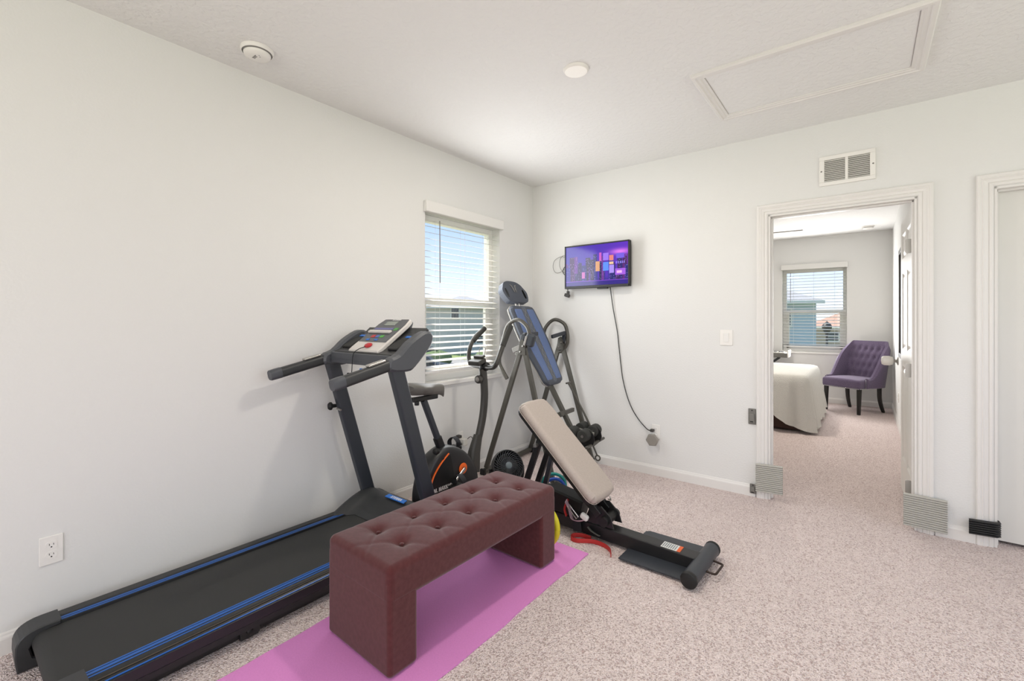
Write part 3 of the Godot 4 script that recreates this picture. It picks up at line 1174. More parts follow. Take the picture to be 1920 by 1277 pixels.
	cord.tube(curve([v3(0.39, 0.985, 2.268), v3(0.36, 0.978, 2.27), v3(0.375, 0.99, 2.28), v3(0.41, 0.985, 2.275), v3(0.385, 0.972, 2.265), v3(0.37, 0.985, 2.27), v3(0.405, 0.992, 2.26), v3(0.425, 0.98, 2.27), v3(0.44, 0.96, 2.27)], 6), 0.0028, 6)
	part("key_cord", cord, M.strap_black, kp)
	var clip := MB.new()
	clip.box(v3(0.475, 1.0, 2.262), v3(0.02, 0.042, 0.012), 0.003)
	part("cord_clip", clip, M.badge_blue, kp, "blue clip of the safety cord")

func build_mat() -> void:
	var b := MB.new()
	# thin foam mat with slightly wandering edges
	var x0 := 0.795
	var x1 := 1.412
	var z0 := 1.475
	var z1 := 3.32
	var rows := []
	var n := 40
	for i in n + 1:
		var z := lerpf(z0, z1, float(i) / n)
		var wob := 0.004 * sin(z * 9.0) + 0.003 * sin(z * 23.0 + 1.0)
		var row := []
		for j in 13:
			var f := j / 12.0
			var x := lerpf(x0 + wob, x1 + wob * 0.7, f)
			row.append(v3(x, 0.0075 + 0.0012 * sin(x * 17.0 + z * 6.0) * sin(z * 11.0), z))
		rows.append(row)
	b.grid(rows)
	for side in [0, 12]:
		var top := []
		var low := []
		for r in rows:
			top.append(r[side])
			low.append(v3(r[side].x, 0.001, r[side].z))
		b.grid([low, top])
	var ends := [rows[0], rows[n]]
	for e in ends:
		var low := []
		for p in e:
			low.append(v3(p.x, 0.001, p.z))
		b.grid([low, e])
	single("yoga_mat", b, M.yoga_foam, "pink-purple yoga mat laid under the tufted bench", "yoga mat")

func build_tufted_bench() -> void:
	var at := v3(1.092, 0.0085, 2.165)
	var t := thing("tufted_bench", at, "plum velvet waterfall bench with a button-tufted top on the mat", "bench")
	t.rotation.y = deg_to_rad(-1.3)
	local_built[t] = true
	var W := 0.418
	var Ln := 1.05
	var H := 0.395
	var th := 0.14
	var lg := 0.13
	var buttons := []
	for i in 5:
		for s in [-1.0, 1.0]:
			buttons.append(Vector2(s * 0.078, -0.372 + i * 0.186))
	var top := MB.new()
	top.box(v3(0, H - th / 2, 0), v3(W, th, Ln), 0.026, Basis(), 4, Vector3i(44, 1, 110))
	var dimple := func(p: Vector3) -> Vector3:
		if p.y < H - 0.055:
			return p
		var up := smoothstep(H - 0.055, H - 0.012, p.y)
		var q := Vector2(p.x, p.z)
		var crown := 0.014 * (1.0 - pow(absf(p.x) / (W / 2), 2.4)) * (1.0 - pow(absf(p.z) / (Ln / 2), 6.0))
		var d := 0.0
		for c in buttons:
			var r: float = q.distance_to(c)
			d += 0.017 * exp(-r * r / 0.0011) + 0.006 * exp(-r * r / 0.006)
		# folds running between the buttons and out to the edges
		for c in buttons:
			var sx := signf(c.x)
			for e in [Vector2(sx * 0.2, c.y - 0.06), Vector2(-c.x, c.y + 0.186), Vector2(sx * 0.2, c.y + 0.05)]:
				var ab: Vector2 = e - c
				var f: float = clampf((q - c).dot(ab) / ab.length_squared(), 0, 1)
				var dist: float = q.distance_to(c + ab * f)
				d += 0.0042 * (1.0 - f * 0.75) * exp(-dist * dist / 0.00007)
		return p + Vector3.UP * (crown - d) * up
	top.deform(dimple)
	part("tufted_top", top, M.plum_velvet, t)
	for s in [-1.0, 1.0]:
		var leg := MB.new()
		leg.box(v3(0, (H - 0.045) / 2, s * (Ln / 2 - lg / 2 - 0.0006)), v3(W - 0.0024, H - 0.045, lg), 0.018, Basis(), 3)
		part("leg", leg, M.plum_velvet, t)
	for c in buttons:
		var bt := MB.new()
		bt.ball(v3(c.x, H - 0.0075, c.y), v3(0.009, 0.004, 0.009), Basis(), 12, 6)
		part("button", bt, M.plum_velvet, t)

func build_bike() -> void:
	var xc := 0.45
	var t := thing("exercise_bike", v3(xc, 0, 1.5), "upright exercise bike with a black drum housing and orange crank disc by the window", "exercise bike")
	# stabilisers and spine
	for z in [1.74, 1.14]:
		var st := MB.new()
		st.tube([v3(0.14, 0.036, z), v3(0.7, 0.036, z)], 0.026, 14)
		var s := part("stabiliser", st, M.black_paint, t)
		for x in [0.145, 0.695]:
			var cp := MB.new()
			cp.lathe([Vector2(0.0, -0.03), Vector2(0.028, -0.026), Vector2(0.034, -0.015), Vector2(0.034, 0.02), Vector2(0.03, 0.03), Vector2(0, 0.03)], v3(x, 0.036, z), Basis(Vector3.BACK, PI / 2), 16)
			part("end_cap", cp, M.deep_black, s)
	var sp := MB.new()
	sp.beam(v3(xc, 0.06, 1.74), v3(xc, 0.06, 1.14), 0.05, 0.04)
	part("spine", sp, M.black_paint, t)
	# drum housing
	var ol := []
	for q in [Vector2(1.84, 0.075), Vector2(1.865, 0.13), Vector2(1.868, 0.2), Vector2(1.85, 0.29), Vector2(1.815, 0.365), Vector2(1.765, 0.43), Vector2(1.7, 0.463), Vector2(1.635, 0.472), Vector2(1.57, 0.455), Vector2(1.5, 0.42), Vector2(1.435, 0.365), Vector2(1.385, 0.3), Vector2(1.355, 0.225), Vector2(1.35, 0.15), Vector2(1.37, 0.09), Vector2(1.41, 0.06), Vector2(1.6, 0.05), Vector2(1.8, 0.055)]:
		ol.append(q)
	var sm := []
	for p in curve(ol, 4, true):
		sm.append(Vector2(-p.x, p.y))
	# loops from the middle of the rim to the side faces give a rounded shell
	var h := MB.new()
	var mid := Vector2.ZERO
	for p in sm:
		mid += p
	mid /= sm.size()
	var rows := []
	for q in [[-0.067, 0.0], [-0.066, 0.35], [-0.064, 0.7], [-0.062, 0.86], [-0.055, 0.93], [-0.04, 0.975], [-0.02, 0.995], [0.0, 1.0], [0.02, 0.995], [0.04, 0.975], [0.055, 0.93], [0.062, 0.86], [0.064, 0.7], [0.066, 0.35], [0.067, 0.0]]:
		var row := []
		for p in sm:
			var r: Vector2 = mid + (p - mid) * q[1]
			row.append(v3(xc + q[0], r.y, -r.x))
		rows.append(row)
	h.grid(rows, true)
	var hs := part("drum_housing", h, M.black_plastic, t)
	var panel := MB.new()
	var pp := []
	for q in [Vector2(1.64, 0.43), Vector2(1.7, 0.41), Vector2(1.76, 0.35), Vector2(1.8, 0.28), Vector2(1.81, 0.2), Vector2(1.6, 0.19), Vector2(1.61, 0.3)]:
		pp.append(Vector2(-q.x, q.y))
	panel.prism(pp, v3(xc + 0.066, 0, 0), Basis(Vector3.UP, PI / 2), 0.006, 0.002)
	part("side_panel", panel, M.deep_black, hs)
	var os := MB.new()
	os.sweep(curve([v3(xc + 0.067, 0.432, 1.655), v3(xc + 0.069, 0.385, 1.725), v3(xc + 0.069, 0.32, 1.785), v3(xc + 0.068, 0.25, 1.812), v3(xc + 0.067, 0.2, 1.816)], 5), [Vector2(-0.003, -0.005), Vector2(0.003, -0.005), Vector2(0.003, 0.005), Vector2(-0.003, 0.005)], Vector3.RIGHT)
	part("orange_stripe", os, M.orange, hs)
	var lb := Basis(Vector3.UP, PI / 2)
	lettering("side_lettering", "M. MAXKARE", 0.026, Transform3D(lb, v3(xc + 0.0695, 0.228, 1.7)), M.white_print, hs, "white lettering on the drum housing", 0.8)
	var cd := MB.new()
	cd.lathe([Vector2(0.0, 0.0), Vector2(0.034, 0.0), Vector2(0.036, 0.004), Vector2(0.034, 0.009), Vector2(0.014, 0.01), Vector2(0.012, 0.006), Vector2(0.0, 0.006)], v3(xc + 0.066, 0.306, 1.53), Basis(Vector3.BACK, -PI / 2), 24)
	part("crank_disc", cd, M.orange, t, "orange disc at the crank")
	for s in [1.0, -1.0]:
		var ca := v3(xc + s * 0.085, 0.306, 1.53)
		var ce := ca + v3(s * 0.01, -0.07 * s, 0.125 * s)
		var cr := MB.new()
		cr.tube([v3(xc + s * 0.06, 0.306, 1.53), ca], 0.011, 12)
		cr.sweep([ca, ca.lerp(ce, 0.5), ce], round_rect(0.012, 0.022, 0.005, 2), Vector3.UP, true, [1.1, 0.9, 1.0])
		var crank := part("crank", cr, M.chrome, t)
		var pd := MB.new()
		pd.box(ce + v3(s * 0.05, 0, 0), v3(0.085, 0.024, 0.09), 0.006)
		part("pedal", pd, M.deep_black, crank)
		var stp := MB.new()
		var c0 := ce + v3(s * 0.055, 0, 0)
		stp.sweep(curve([c0 + v3(s * -0.04, 0.01, -0.01), c0 + v3(s * -0.045, 0.045, -0.01), c0 + v3(0, 0.075, -0.01), c0 + v3(s * 0.042, 0.045, -0.01), c0 + v3(s * 0.042, 0.008, -0.01)], 5), [Vector2(-0.02, -0.0015), Vector2(0.02, -0.0015), Vector2(0.02, 0.0015), Vector2(-0.02, 0.0015)], v3(1, 0.2, 0))
		part("pedal_strap", stp, M.strap_black, crank)
	# seat post
	var po := MB.new()
	po.sweep([v3(xc, 0.4, 1.632), v3(xc, 0.53, 1.693)], round_rect(0.042, 0.05, 0.01, 3), v3(0, 0.4, -1))
	part("post_sleeve", po, M.black_paint, t)
	var post := MB.new()
	post.sweep([v3(xc, 0.5, 1.679), v3(xc, 0.785, 1.806)], round_rect(0.034, 0.036, 0.008, 3), v3(0, 0.4, -1))
	var pst := part("seat_post", post, M.charcoal_paint, t)
	var pin := MB.new()
	pin.lathe([Vector2(0, 0), Vector2(0.018, 0.001), Vector2(0.022, 0.008), Vector2(0.02, 0.028), Vector2(0.009, 0.032), Vector2(0.008, 0.055), Vector2(0, 0.055)], v3(xc + 0.03, 0.455, 1.745), Basis(Vector3.RIGHT, -PI / 2), 16)
	part("height_knob", pin, M.deep_black, pst)
	var sl := MB.new()
	sl.beam(v3(xc, 0.797, 1.9), v3(xc, 0.797, 1.7), 0.036, 0.028, 0.005)
	sl.lathe([Vector2(0, 0), Vector2(0.014, 0.001), Vector2(0.015, 0.02), Vector2(0.006, 0.03), Vector2(0, 0.03)], v3(xc, 0.76, 1.86), Basis(), 12)
	part("seat_slider", sl, M.black_paint, t)
	var seat := MB.new()
	var sr := []
	for i in 17:
		var u := i / 16.0
		var z := lerpf(1.935, 1.64, u)
		var hw := lerpf(0.118, 0.03, smoothstep(0.15, 0.75, u)) * (0.55 + 0.45 * smoothstep(0.0, 0.16, u)) * (0.35 + 0.65 * smoothstep(1.0, 0.93, u))
		var ht := 0.862 + 0.012 * cos(u * PI * 1.1) - 0.02 * smoothstep(0.9, 1.0, u) + 0.004
		var row := []
		for j in 16:
			var a := TAU * j / 16.0
			var yy := sin(a)
			row.append(v3(xc + cos(a) * hw, ht + (0.022 * yy if yy > 0 else 0.052 * yy) * (0.5 + 0.5 * smoothstep(0.0, 0.1, u)), z))
		sr.append(row)
	seat.grid(sr, true)
	seat.fan(sr[0]); seat.fan(sr[16])
	part("saddle", seat, M.seat_grey, t, "grey padded saddle")
	# handlebar mast
	var base := MB.new()
	base.sweep([v3(xc, 0.23, 1.37), v3(xc, 0.36, 1.345), v3(xc, 0.47, 1.305)], round_rect(0.07, 0.11, 0.03, 4), v3(0, 0, -1), true, [1.1, 0.85, 0.62])
	part("mast_cover", base, M.tube_dark, t)
	var mast := MB.new()
	mast.sweep(curve([v3(xc, 0.4, 1.325), v3(xc, 0.469, 1.295), v3(xc, 0.595, 1.255), v3(xc, 0.726, 1.238), v3(xc, 0.842, 1.243), v3(xc, 0.935, 1.257)], 5), round_rect(0.044, 0.056, 0.02, 4), v3(0, 0, -1))
	part("mast", mast, M.tube_dark, t)
	var ten := MB.new()
	ten.lathe([Vector2(0, 0), Vector2(0.026, 0.001), Vector2(0.03, 0.008), Vector2(0.03, 0.026), Vector2(0.02, 0.03), Vector2(0.016, 0.05), Vector2(0, 0.05)], v3(xc + 0.0, 0.862, 1.315), Basis(Vector3.RIGHT, -PI / 2) * Basis(Vector3.UP, 0), 20)
	var tk := part("tension_knob", ten, M.tube_dark, t)
	var td := MB.new()
	td.lathe([Vector2(0, -0.002), Vector2(0.016, -0.002), Vector2(0.018, 0.002), Vector2(0, 0.002)], v3(xc, 0.862, 1.315), Basis(Vector3.RIGHT, -PI / 2), 18)
	part("dial_face", td, M.cable_grey, tk)
	var clampm := MB.new()
	clampm.ball(v3(xc + 0.01, 0.95, 1.245), v3(0.045, 0.035, 0.035), Basis(), 16, 10)
	part("bar_clamp", clampm, M.deep_black, t)
	var bar := MB.new()
	bar.tube(curve([v3(0.25, 1.215, 1.01), v3(0.245, 1.15, 1.115), v3(0.245, 1.06, 1.175), v3(0.25, 0.98, 1.185), v3(0.3, 0.947, 1.2), v3(0.45, 0.945, 1.245), v3(0.57, 0.952, 1.29), v3(0.62, 0.985, 1.305), v3(0.62, 1.06, 1.26), v3(0.62, 1.14, 1.215), v3(0.62, 1.235, 1.15)], 6), 0.0165, 12)
	part("handlebar", bar, M.tube_dark, t)
	for g in [[v3(0.247, 1.12, 1.14), v3(0.25, 1.217, 1.007)], [v3(0.62, 1.1, 1.238), v3(0.62, 1.238, 1.147)]]:
		var gr := MB.new()
		var pa: Vector3 = g[0]
		var pb: Vector3 = g[1]
		gr.tube([pa, pa.lerp(pb, 0.5) + v3(0, 0.003, 0.0), pb], 0.0195, 12)
		part("grip", gr, M.foam_black, t)
	var con := MB.new()
	con.box(v3(xc - 0.02, 0.985, 1.295), v3(0.11, 0.035, 0.085), 0.01, Basis(Vector3.RIGHT, deg_to_rad(18)), 2)
	con.box(v3(xc - 0.02, 1.02, 1.27), v3(0.09, 0.018, 0.035), 0.006, Basis(Vector3.RIGHT, deg_to_rad(18)), 2)
	var cp := part("console", con, M.tube_dark, t)
	var br := MB.new()
	br.tube(curve([v3(xc - 0.04, 1.02, 1.25), v3(xc - 0.045, 1.075, 1.235), v3(xc + 0.005, 1.082, 1.235), v3(xc + 0.01, 1.03, 1.25)], 5), 0.003, 6)
	part("tablet_holder", br, M.cable_grey, cp)

func build_inversion_table() -> void:
	var t := local_thing("inversion_table", v3(0.39, 0, 0.43), deg_to_rad(4.8), "inversion table with a tall blue padded backboard and headrest in the corner", "inversion table")
	var zl := 0.37
	var zr := -0.36
	var up := v3(1, 0.3, 0)
	for q in [[zl, 0.045], [zr, 0.01]]:
		var z: float = q[0]
		var ax: float = q[1]
		for s in [-1.0, 1.0]:
			var lg := MB.new()
			var foot := v3(s * 0.315, 0.045, z)
			lg.beam(foot, v3(ax + s * 0.012, 1.06, z), 0.026, 0.042, 0.006, v3(1, 0.3, 0))
			part("leg", lg, M.tube_grey, t)
		var plate := MB.new()
		plate.prism([Vector2(-0.035, -0.05), Vector2(0.035, -0.05), Vector2(0.03, 0.04), Vector2(0.008, 0.075), Vector2(-0.02, 0.06)], v3(ax, 1.055, z + 0.018), Basis(), 0.005, 0.001)
		plate.prism([Vector2(-0.035, -0.05), Vector2(0.035, -0.05), Vector2(0.03, 0.04), Vector2(0.008, 0.075), Vector2(-0.02, 0.06)], v3(ax, 1.055, z - 0.018), Basis(), 0.005, 0.001)
		var pl := part("apex_plate", plate, M.tube_grey, t)
		for bq in [v3(ax - 0.012, 1.03, z), v3(ax + 0.012, 1.075, z)]:
			var bo := MB.new()
			bo.lathe([Vector2(0, -0.026), Vector2(0.008, -0.026), Vector2(0.008, 0.026), Vector2(0, 0.026)], bq, Basis(Vector3.RIGHT, PI / 2), 10)
			part("bolt", bo, M.steel, pl)
	for s in [-1.0, 1.0]:
		var ft := MB.new()
		ft.tube([v3(s * 0.315, 0.03, zl + 0.05), v3(s * 0.315, 0.03, zr - 0.015)], 0.021, 14)
		var f := part("base_tube", ft, M.tube_grey, t)
		for z in [zl + 0.045, zr - 0.005]:
			var cp := MB.new()
			cp.box(v3(s * 0.315, 0.025, z), v3(0.052, 0.05, 0.03), 0.01, Basis(), 2)
			part("foot_cap", cp, M.deep_black, f)
	# backboard: axis runs from the head end down to the hips
	var A := v3(-0.227, 1.397, 0)
	var B := v3(0.119, 0.729, 0)
	var d := (B - A).normalized()
	var nn := v3(-d.y, d.x, 0)            # out of the padded face
	var Ln := (B - A).length()
	var half := func(u: float) -> float:
		var w := lerpf(0.195, 0.212, smoothstep(0.0, 0.35, u))
		w = lerpf(w, 0.15, smoothstep(0.45, 1.0, u))
		var cap := 1.0 - pow(maxf(0.0, (0.075 - u) / 0.075), 2.6) * 0.32
		cap *= 1.0 - pow(maxf(0.0, (u - 0.93) / 0.07), 2.6) * 0.34
		return w * cap
	var slab_of := func(b: MB, f0: float, f1: float, u0: float, u1: float, n0: float, n1: float, bulge: float, nu: int, nw: int) -> void:
		var top := []
		var bot := []
		for i in nu + 1:
			var u := lerpf(u0, u1, float(i) / nu)
			var w: float = half.call(u)
			var r1 := []
			var r0 := []
			for j in nw + 1:
				var f := lerpf(f0, f1, float(j) / nw)
				var p := A + d * Ln * u + v3(0, 0, w * f)
				var ed := minf(minf(float(j) / nw, 1.0 - float(j) / nw) * (f1 - f0) * 0.2, minf(float(i) / nu, 1.0 - float(i) / nu) * (u1 - u0) * Ln)
				var e := clampf(ed / 0.018, 0, 1)
				r1.append(p + nn * (n1 + bulge * sqrt(e * (2.0 - e))))
				r0.append(p + nn * n0)
			top.append(r1)
			bot.append(r0)
		b.grid(top)
		b.grid(bot, false, true)
		for side in [0, nw]:
			var s0 := []
			var s1 := []
			for i in nu + 1:
				s0.append(bot[i][side])
				s1.append(top[i][side])
			b.grid([s0, s1])
		b.grid([bot[0], top[0]])
		b.grid([bot[nu], top[nu]])
	var pad := MB.new()
	slab_of.call(pad, -1.0, 1.0, 0.0, 1.0, -0.012, 0.022, 0.016, 40, 24)
	var pd := part("backboard_pad", pad, M.pad_border, t, "dark grey padded border of the backboard")
	for s in [[-0.82, -0.2], [0.2, 0.82]]:
		var pn := MB.new()
		slab_of.call(pn, s[0], s[1], 0.05, 0.95, 0.028, 0.0365, 0.008, 36, 10)
		part("blue_panel", pn, M.pad_blue, pd, "blue upholstered panel")
	var qs := MB.new()
	slab_of.call(qs, -0.19, 0.19, 0.02, 0.98, 0.028, 0.0365, 0.006, 36, 8)
	part("quilted_strip", qs, M.pad_quilt, pd, "grey quilted strip down the middle")
	var sti := MB.new()
	for k in 11:
		var u0 := 0.06 + k * 0.082
		var hw: float = half.call(u0) * 0.16
		for s in [-1.0, 1.0]:
			sti.tube([A + d * Ln * u0 + nn * 0.0432 + v3(0, 0, -s * hw), A + d * Ln * (u0 + 0.082) + nn * 0.0432 + v3(0, 0, s * hw)], 0.0014, 4)
	part("stitching", sti, M.stitch, pd)
	var edge := MB.new()
	var ep := []
	for i in 25:
		var u := i / 24.0
		ep.append(A + d * Ln * u + nn * -0.004 + v3(0, 0, half.call(u) + 0.003))
	edge.tube(ep, 0.007, 8)
	part("edge_piping", edge, M.cable_grey, pd)
	# backboard frame behind the pad
	var fr := MB.new()
	fr.beam(A + d * 0.05 - nn * 0.035, B - d * 0.02 - nn * 0.035, 0.05, 0.03, 0.005, v3(0, 0, 1))
	fr.beam(v3(-0.085, 1.0, 0.26), v3(-0.085, 1.0, -0.26), 0.03, 0.03, 0.005)
	part("backboard_frame", fr, M.tube_grey, t)
	# headrest with two hand slots
	var hc := A - d * 0.135
	var hr := CSGPolygon3D.new()
	hr.name = "headrest"
	var pts := []
	for q in curve([Vector2(-0.16, -0.085), Vector2(-0.2, 0.0), Vector2(-0.165, 0.055), Vector2(-0.13, 0.09), Vector2(-0.06, 0.112), Vector2(0.06, 0.112), Vector2(0.13, 0.09), Vector2(0.165, 0.055), Vector2(0.2, 0.0), Vector2(0.16, -0.085), Vector2(0.08, -0.098), Vector2(-0.08, -0.098)], 4, true):
		pts.append(q)
	hr.polygon = PackedVector2Array(pts)
	hr.depth = 0.05
	hr.material = M.pad_border
	t.add_child(hr)
	# x of the outline runs along z, y up the board
	hr.transform = Transform3D(Basis(v3(0, 0, -1), -d, nn), hc + nn * 0.03)
	for s in [-1.0, 1.0]:
		var cut := CSGPolygon3D.new()
		cut.name = "hand_slot"
		cut.operation = CSGShape3D.OPERATION_SUBTRACTION
		var cpts := []
		for q in curve([Vector2(-0.014, -0.04), Vector2(0.014, -0.045), Vector2(0.018, 0.0), Vector2(0.006, 0.045), Vector2(-0.016, 0.03)], 4, true):
			cpts.append(v3(q.x, q.y, 0))
		var c2 := PackedVector2Array()
		for q in cpts:
			c2.append(Vector2(s * (0.14 - q.x * 0.0) + q.x, q.y - 0.01))
		cut.polygon = c2
		cut.depth = 0.2
		cut.material = M.deep_black
		hr.add_child(cut, true)
		cut.position = v3(0, 0, 0.08)
	var emb := MB.new()
	var he := hc + nn * 0.033
	for s in [-1.0, 1.0]:
		emb.tube([he - d * 0.075 + v3(0, 0, s * 0.045), he - d * 0.06 + v3(0, 0, s * 0.028), he - d * 0.0 + v3(0, 0, s * 0.012)], 0.003, 5)
		emb.tube([he - d * 0.072 + v3(0, 0, s * 0.03), he - d * 0.02 + v3(0, 0, s * 0.008)], 0.0025, 5)
	part("headrest_emblem", emb, M.cable_grey, t, "pale winged emblem stitched on the headrest")
	var neck := MB.new()
	for s in [-0.03, 0.03]:
		neck.tube([hc + v3(0, 0, s) + nn * 0.005, A + d * 0.06 + v3(0, 0, s) - nn * 0.005], 0.008, 8)
	part("headrest_post", neck, M.steel, t)
	# boom and ankle gear
	var P := func(s: float, m: float, z: float) -> Vector3:
		return B + d * s + nn * m + v3(0, 0, z)
	var bm := MB.new()
	bm.beam(P.call(-0.12, -0.03, 0.0), P.call(0.62, 0.0, 0.0), 0.036, 0.04, 0.006, v3(0, 0, 1))
	part("boom", bm, M.tube_grey, t)
	var cb := MB.new()
	cb.beam(P.call(0.25, -0.01, 0.05), P.call(0.25, -0.01, -0.17), 0.028, 0.034, 0.005)
	cb.box(P.call(0.25, -0.01, 0.075), v3(0.045, 0.05, 0.05), 0.006, Basis(d, nn, v3(0, 0, 1)))
	part("range_bar", cb, M.tube_grey, t)
	var lv := MB.new()
	lv.tube(curve([P.call(0.03, 0.08, -0.12), P.call(0.1, 0.085, -0.12), P.call(0.4, 0.1, -0.12), P.call(0.5, 0.1, -0.1)], 4), 0.009, 8)
	lv.tube([P.call(0.03, 0.08, -0.16), P.call(0.03, 0.08, -0.08)], 0.008, 8)
	part("ankle_lever", lv, M.tube_grey, t)
	for q in [[0.42, 0.04], [0.475, 0.13]]:
		for s in [-1.0, 1.0]:
			var ro := MB.new()
			ro.tube([P.call(q[0], q[1], s * 0.045), P.call(q[0], q[1], s * 0.05), P.call(q[0], q[1], s * 0.14), P.call(q[0], q[1], s * 0.147)], 0.048, 18, true, [0.86, 1.0, 1.0, 0.86])
			part("ankle_roller", ro, M.foam_black, t)
	var axl := MB.new()
	axl.tube([P.call(0.42, 0.04, -0.15), P.call(0.42, 0.04, 0.15)], 0.012, 8)
	axl.tube([P.call(0.475, 0.13, -0.15), P.call(0.475, 0.13, 0.15)], 0.012, 8)
	axl.beam(P.call(0.4, 0.02, 0.0), P.call(0.5, 0.16, 0.0), 0.03, 0.02, 0.004, v3(0, 0, 1))
	part("roller_axle", axl, M.steel, t)
	for s in [-1.0, 1.0]:
		var cu := MB.new()
		var arc := []
		for k in 9:
			var a := deg_to_rad(-60.0 + 240.0 * k / 8.0)
			arc.append(P.call(0.5 + 0.05 * sin(a), 0.1 + 0.055 * cos(a), s * 0.075))
		cu.sweep(arc, [Vector2(-0.035, -0.004), Vector2(0.035, -0.004), Vector2(0.035, 0.004), Vector2(-0.035, 0.004)], v3(0, 0, 1))
		part("heel_cup", cu, M.deep_black, t)
	var fb := MB.new()
	fb.beam(P.call(0.565, 0.13, -0.19), P.call(0.565, 0.13, 0.16), 0.022, 0.035, 0.009, nn)
	fb.beam(P.call(0.54, 0.0, 0.0), P.call(0.565, 0.13, 0.0), 0.04, 0.025, 0.004, v3(0, 0, 1))
	part("foot_bar", fb, M.tube_grey, t)
	var rg := MB.new()
	rg.tube([P.call(0.58, 0.11, 0.0), P.call(0.66, 0.105, -0.005)], 0.007, 8)
	var ring := []
	for k in 14:
		ring.append(P.call(0.68 + 0.02 * cos(TAU * k / 14), 0.1 + 0.02 * sin(TAU * k / 14), -0.005))
	rg.tube(ring, 0.006, 8, false, [], true)
	part("lever_ring", rg, M.tube_grey, t)
	# arched hand grips over each side frame
	var g0 := [Vector2(0.13, 1.13), Vector2(0.105, 1.225), Vector2(0.02, 1.283), Vector2(-0.075, 1.24), Vector2(-0.12, 1.13), Vector2(-0.155, 1.0), Vector2(-0.16, 0.93), Vector2(-0.13, 0.875), Vector2(-0.085, 0.81)]
	var gl := []
	for q in g0:
		gl.append(v3(q.x, q.y, zl + 0.03))
	var gm := MB.new()
	gm.tube(curve(gl, 6), 0.0155, 12)
	part("hand_grip", gm, M.tube_grey, t)
	var g1 := [Vector2(-0.16, 1.02), Vector2(-0.175, 1.13), Vector2(-0.145, 1.22), Vector2(-0.06, 1.285), Vector2(0.04, 1.25), Vector2(0.075, 1.17), Vector2(0.075, 1.07), Vector2(0.03, 1.0), Vector2(-0.01, 0.985)]
	var gr := []
	for q in g1:
		gr.append(v3(q.x, q.y, zr + 0.0))
	var gn := MB.new()
	gn.tube(curve(gr, 6), 0.0165, 12)
	part("hand_grip", gn, M.tube_grey, t)
	# pivot arms from the frames to the backboard, with the locking knob on one side
	for q in [[zl, 1.0], [zr, -1.0]]:
		var z: float = q[0]
		var s: float = q[1]
		var ar := MB.new()
		ar.beam(v3(0.03, 1.08, z), v3(0.055, 1.165, z), 0.03, 0.04, 0.008, v3(1, 0, 0))
		ar.beam(v3(0.055, 1.165, z), v3(0.085 if s > 0 else 0.0, 1.17 if s > 0 else 1.13, z - s * 0.16), 0.03, 0.034, 0.008)
		part("pivot_arm", ar, M.charcoal_paint, t)
	var kn := MB.new()
	kn.box(v3(0.135, 1.125, zl + 0.035), v3(0.075, 0.1, 0.05), 0.018, Basis(Vector3.BACK, -0.3), 3)
	var kp := part("lock_knob", kn, M.charcoal_paint, t)
	var kb := MB.new()
	kb.box(v3(0.105, 1.12, zl + 0.062), v3(0.018, 0.075, 0.006), 0.002, Basis(Vector3.BACK, -0.3))
	part("knob_plate", kb, M.steel, kp)
	var hk := MB.new()
	hk.beam(v3(-0.09, 1.03, zl - 0.06), v3(0.01, 1.075, zl - 0.06), 0.012, 0.04, 0.003, v3(0, 1, 0))
	part("side_hook", hk, M.cable_grey, t)

